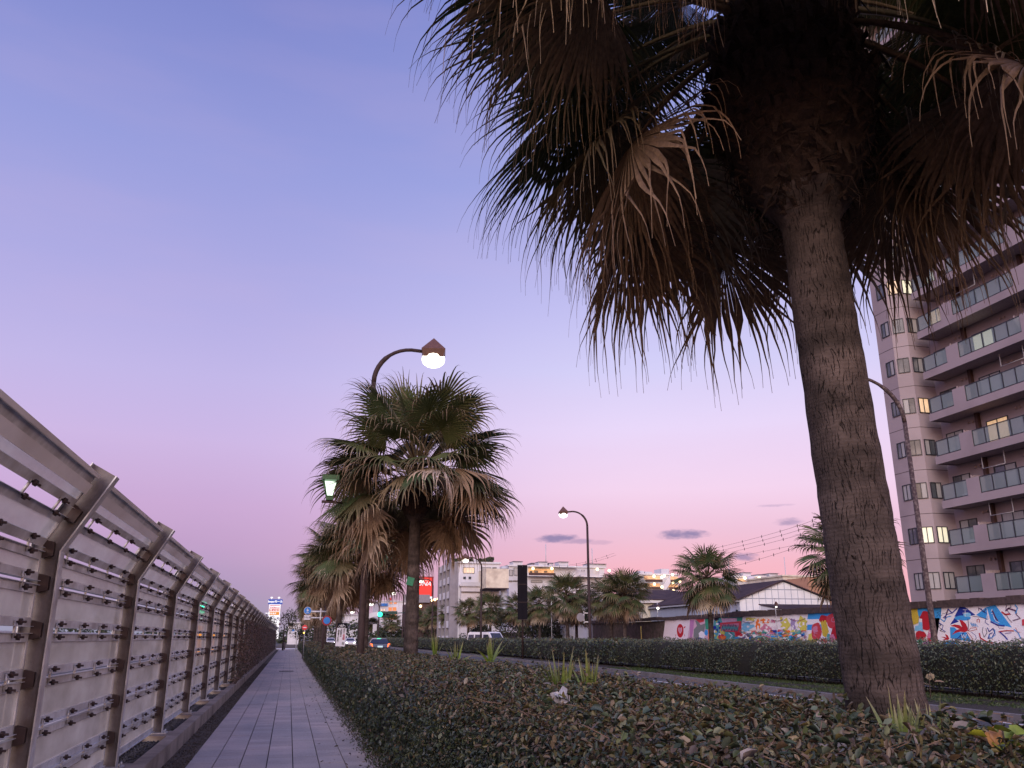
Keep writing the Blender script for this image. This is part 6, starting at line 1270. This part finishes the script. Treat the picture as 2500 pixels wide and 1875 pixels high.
# road bridge
D11 = 240.0
BR = empty('road_bridge', (30, D11, 0), 'pale elevated road bridge crossing beyond the traffic signal', 'bridge'); b = MB()
a = atY(782, 1508, D11); c_ = atY(930, 1496, D11); m_ = atY(860, 1511, D11)
for (za, zb2, zc, y_) in ((a[2], m_[2], c_[2], 0), (a[2] - 2.2, m_[2] - 1.9, c_[2] - 2.0, 6)):
    pts = [(a[0], za), (m_[0], zb2), (c_[0], zc)]
    for (p_, q_) in zip(pts[:-1], pts[1:]): b.prism([(p_[0] - 30, y_, p_[1] - .7), (q_[0] - 30, y_, q_[1] - .7), (q_[0] - 30, y_, q_[1] + .5), (p_[0] - 30, y_, p_[1] + .5)], [(p_[0] - 30, y_ + 4, p_[1] - .7), (q_[0] - 30, y_ + 4, q_[1] - .7), (q_[0] - 30, y_ + 4, q_[1] + .5), (p_[0] - 30, y_ + 4, p_[1] + .5)])
b.build('deck', M['bwhite'], BR)
for uu in (790, 838, 880, 915): q_ = atY(uu, 1560, D11); b = MB(); b.box(q_[0] - 30 - .5, q_[0] - 30 + .5, 1, 2.5, 0, a[2] - 1.6); b.build('pier', M['bwhite'], BR)
b = MB()
for i in range(30): xx = a[0] - 30 + (c_[0] - a[0]) * i / 29; b.tube([(xx, .1, a[2] + .5), (xx, .1, a[2] + 1.6)], .06, 4)
b.build('railing', M['greytube'], BR)
e, x0, w_, z_ = fbuild('office_building', 'large pale hall behind the bridge and the no parking sign', 'building', 280.0, 770, 880, 1502, 20, M['bwhite'])
fbox(e, x0, 280.0, 'window_band', 772, 1528, 812, 1540, -.3, -.01, M['bblue']); fbox(e, x0, 280.0, 'dark_band', 772, 1520, 850, 1523, -.3, -.01, M['bgrey'])
e, x0, w_, z_ = fbuild('office_building', 'small white building left of the palms behind the far signal', 'building', 200.0, 704, 735, 1522, 10, M['bwhite'])
fbox(e, x0, 200.0, 'dark_sign', 704, 1521, 716, 1527, -.5, -.02, M['ink'])
# shopping centre sign tower
D12 = 200.0
a = atY(654.5, 1525, D12); s_ = float(atY(690, 1480, D12)[0] - atY(653, 1480, D12)[0]) / 37; ST = empty('shop_sign_tower', (float(atY(670, 1500, D12)[0]), D12, 0), 'tall backlit shop sign tower above the end of the barrier', 'sign'); zf = lambda v: float(atY(670, v, D12)[2])
b = MB(); b.box(-17.5 * s_, 17.5 * s_, -.05, 1, zf(1474.8), zf(1463)); b.build('header', M['signblue'], ST)
b = MB(); b.box(-14.5 * s_, 13.5 * s_, 0, 1, zf(1560), zf(1475.5)); b.build('panel', M['signwhite'], ST)
text(ST, 'Inopoモール', (0, -.07, (zf(1463) + zf(1474.8)) / 2), 6.6 * s_, M['signwhite'], bold=.03)
for (v0, v1, m_) in ((1477.5, 1485, 'signred'), (1494, 1501.5, 'signorange')): b = MB(); b.box(-12.5 * s_, 11.5 * s_, -.03, -.01, zf(v1), zf(v0)); b.build('shop_board', M[m_], ST)
b = MB(); b.box(-14.3 * s_, 13.3 * s_, -.025, -.01, zf(1493.5), zf(1485.6)); b.build('shop_board', M['signpink'], ST)
text(ST, 'DAYWEEK', (0, -.05, zf(1481.3)), 5.0 * s_, M['signwhite'], bold=.05); text(ST, 'しまむら', (-.2, -.05, zf(1489.5)), 6.2 * s_, M['signred'], shear=.2, bold=.02); text(ST, 'マクドナルド', (-.8, -.05, zf(1498)), 4.4 * s_, M['signwhite'], bold=.03)
for x in (-12.5, 6): b = MB(); b.box(x * s_, (x + 6) * s_, -.03, -.01, zf(1510), zf(1507.5)); b.build('small_print', M['signviolet'], ST)
for x in (-10, 8): b = MB(); b.ball((x * s_, .4, zf(1458.8)), 3.2 * s_, 10, 6, .7); b.tube([(x * s_, .4, zf(1463)), (x * s_, .4, zf(1460))], .06, 5); b.build('floodlight', M['signwhite'], ST)

# distant hills of trees closing the street
def mass(name, x0, x1, y, h, n, seed):
    R = np.random.default_rng(seed); P = np.stack([R.uniform(x0, x1, n), y + R.uniform(-3, 3, n), R.random(n) * h * (1 + .35 * np.sin(R.uniform(0, 1, n)))], 1); P[:, 2] *= .75 + .25 * np.sin(P[:, 0] * .22) + .12 * np.sin(P[:, 0] * .9)
    o = leaves(name, P, R.normal(0, 1, (n, 3)), R.uniform(.5, 1.1, n), pick(GREEN, n), M['foliagedark'], None, .6, False); tag(o, kind='stuff')
mass('distant_woods', -60, 12, 235, 5, 5000, 1); mass('distant_woods', 12, 120, 215, 5.5, 7000, 2)
b = MB(); b.box(33, 34, 104, 300, 0, 2.2); tag(b.build('boundary_wall', M['brownwall']), 'far dark boundary wall behind the small palms', 'wall')

# ------------------------------------------------------------------ overhead cables
CBL = empty('utility_pole', (0, 0, 0)); pp = atD(2046, 1560, 62); CBL.location = (pp[0], pp[1], 0); tag(CBL, 'dark utility pole with cables half hidden by the huge trunk', 'utility pole')
tp_ = atD(1990, 1270, 62)[2] + .6
b = MB(); b.tube([(0, 0, 0), (0, 0, tp_)], [.16, .12], 8); b.build('pole', M['brownsteel'], CBL)
b = MB()
for z in (0, -.8): b.box(-.9, .9, -.05, .05, tp_ - .5 + z, tp_ - .4 + z)
b.build('crossarm', M['brownsteel'], CBL)
def cable(pts, dist, lb, r=.012, marks=True):
    P = [atD(u, v, d) for (u, v), d in zip(pts, dist)]; a, m_, c_ = [Vector(tuple(q)) for q in P]; e = empty('cable', tuple(a), lb, 'cable', 'overhead cables'); L = []
    for i in range(25):
        t_ = i / 24; q = a * (2 * (t_ - .5) * (t_ - 1)) + m_ * (4 * t_ * (1 - t_)) + c_ * (2 * t_ * (t_ - .5)); L.append(q - a)
    b = MB(); b.tube(L, r, 5); b.build('wire', M['wire'], e)
    if marks:
        b = MB()
        for i in range(1, 24, 3): q = L[i]; b.tube([q + Vector((0, 0, .13)), q - Vector((0, 0, .13))], .032, 5)
        b.build('spacers', M['wire'], e)
k7 = 6.144; z7 = lambda x, y: (1750 + x / k7, 1180 + y / k7)
cable([z7(-300, 1035), z7(860, 745), z7(1700, 430)], (110, 82, 62), 'topmost overhead cable slanting up to the right')
cable([z7(-300, 1090), z7(880, 805), z7(1700, 505)], (110, 82, 62), 'second overhead cable from the top')
cable([z7(-300, 1145), z7(905, 865), z7(1700, 590)], (110, 82, 62), 'third overhead cable from the top')
cable([z7(-100, 1170), z7(860, 990), z7(1700, 800)], (130, 100, 80), 'thin fourth overhead cable above the small cloud', .012)
cable([z7(0, 1310), z7(780, 1095), z7(1700, 770)], (110, 82, 62), 'lowest overhead cable crossing the small cloud')
cable([(1325, 1378), (1400, 1378), (1500, 1350)], (140, 135, 125), 'beaded overhead cable above the corridor block roofs')
cable([(1325, 1381), (1400, 1382), (1504, 1355)], (140, 135, 125), 'lower beaded overhead cable above the corridor block roofs')

# ------------------------------------------------------------------ beyond the barrier
b = MB(); b.box(-15.3, -15, 12, 140, .9, 1.85)
tag(b.build('guard_wall', M['white']), 'white guard wall glimpsed through the gaps of the barrier', 'wall')
T = empty('traffic_signal', tuple(atD(487, 1556, 46) * np.array((1, 1, 0))), 'green traffic signal seen blurred through the barrier panels', 'traffic light'); z_ = float(atD(487, 1483, 46)[2])
b = MB(); b.tube([(0, 0, 0), (0, 0, z_)], .08, 6); b.build('pole', M['greytube'], T); b = MB(); b.ball((0, -.12, z_), .3, 10, 6); b.build('green_lens', M['greenlight'], T); b = MB(); b.box(-.5, .5, -.05, .1, z_ - .35, z_ + .35); b.build('signal_housing', M['greendark'], T)
T = empty('truck', tuple(atD(520, 1556, 44) * np.array((1, 1, 0))), 'orange truck body glimpsed through the far barrier gaps', 'truck')
b = MB(); b.box(-1, 1, -1.2, 2.5, .7, 2.0); b.build('load_bed', M['signorange'], T); b = MB(); b.box(-1, 1, 2.6, 4.4, .6, 2.4); b.build('cab', M['white'], T)  # load bed given a glow of its own, it holds no lamp
for x in (-.9, .9):
    for y in (-.5, 3.4): wheel(T, x, y, .4)
# dry vines over the far part of the barrier
n = 26000; yv = 27 + 80 * rng.random(n) ** 1.5; zv = .2 + 1.95 * rng.random(n); keep = (np.sin(yv * 1.3) * .3 + np.sin(zv * 3 + yv) * .3 + rng.normal(0, .35, n) + (yv - 27) * .12 - .4 - (zv - 1.2) * .5) > 0
P = np.stack([-1.50 + rng.uniform(-.06, .1, n), yv, zv], 1)[keep]
o = leaves('dry_vines', P, np.tile([1.0, -.3, .1], (len(P), 1)), rng.uniform(.05, .1, len(P)), pick(np.array([(.12, .075, .06), (.09, .055, .05), (.16, .11, .09), (.05, .05, .03)]), len(P)), M['leaf'], None, .5, False, .8); tag(o, kind='stuff')

# lettering becomes real mesh
dg = bpy.context.evaluated_depsgraph_get()
for o in [o for o in bpy.data.objects if o.type == 'FONT']:
    me = bpy.data.meshes.new_from_object(o.evaluated_get(dg)); n_ = o.name; q = bpy.data.objects.new('lettering', me); COL.objects.link(q); q.parent = o.parent; q.location = o.location; q.rotation_euler = o.rotation_euler; q.scale = o.scale
    bpy.data.objects.remove(o)
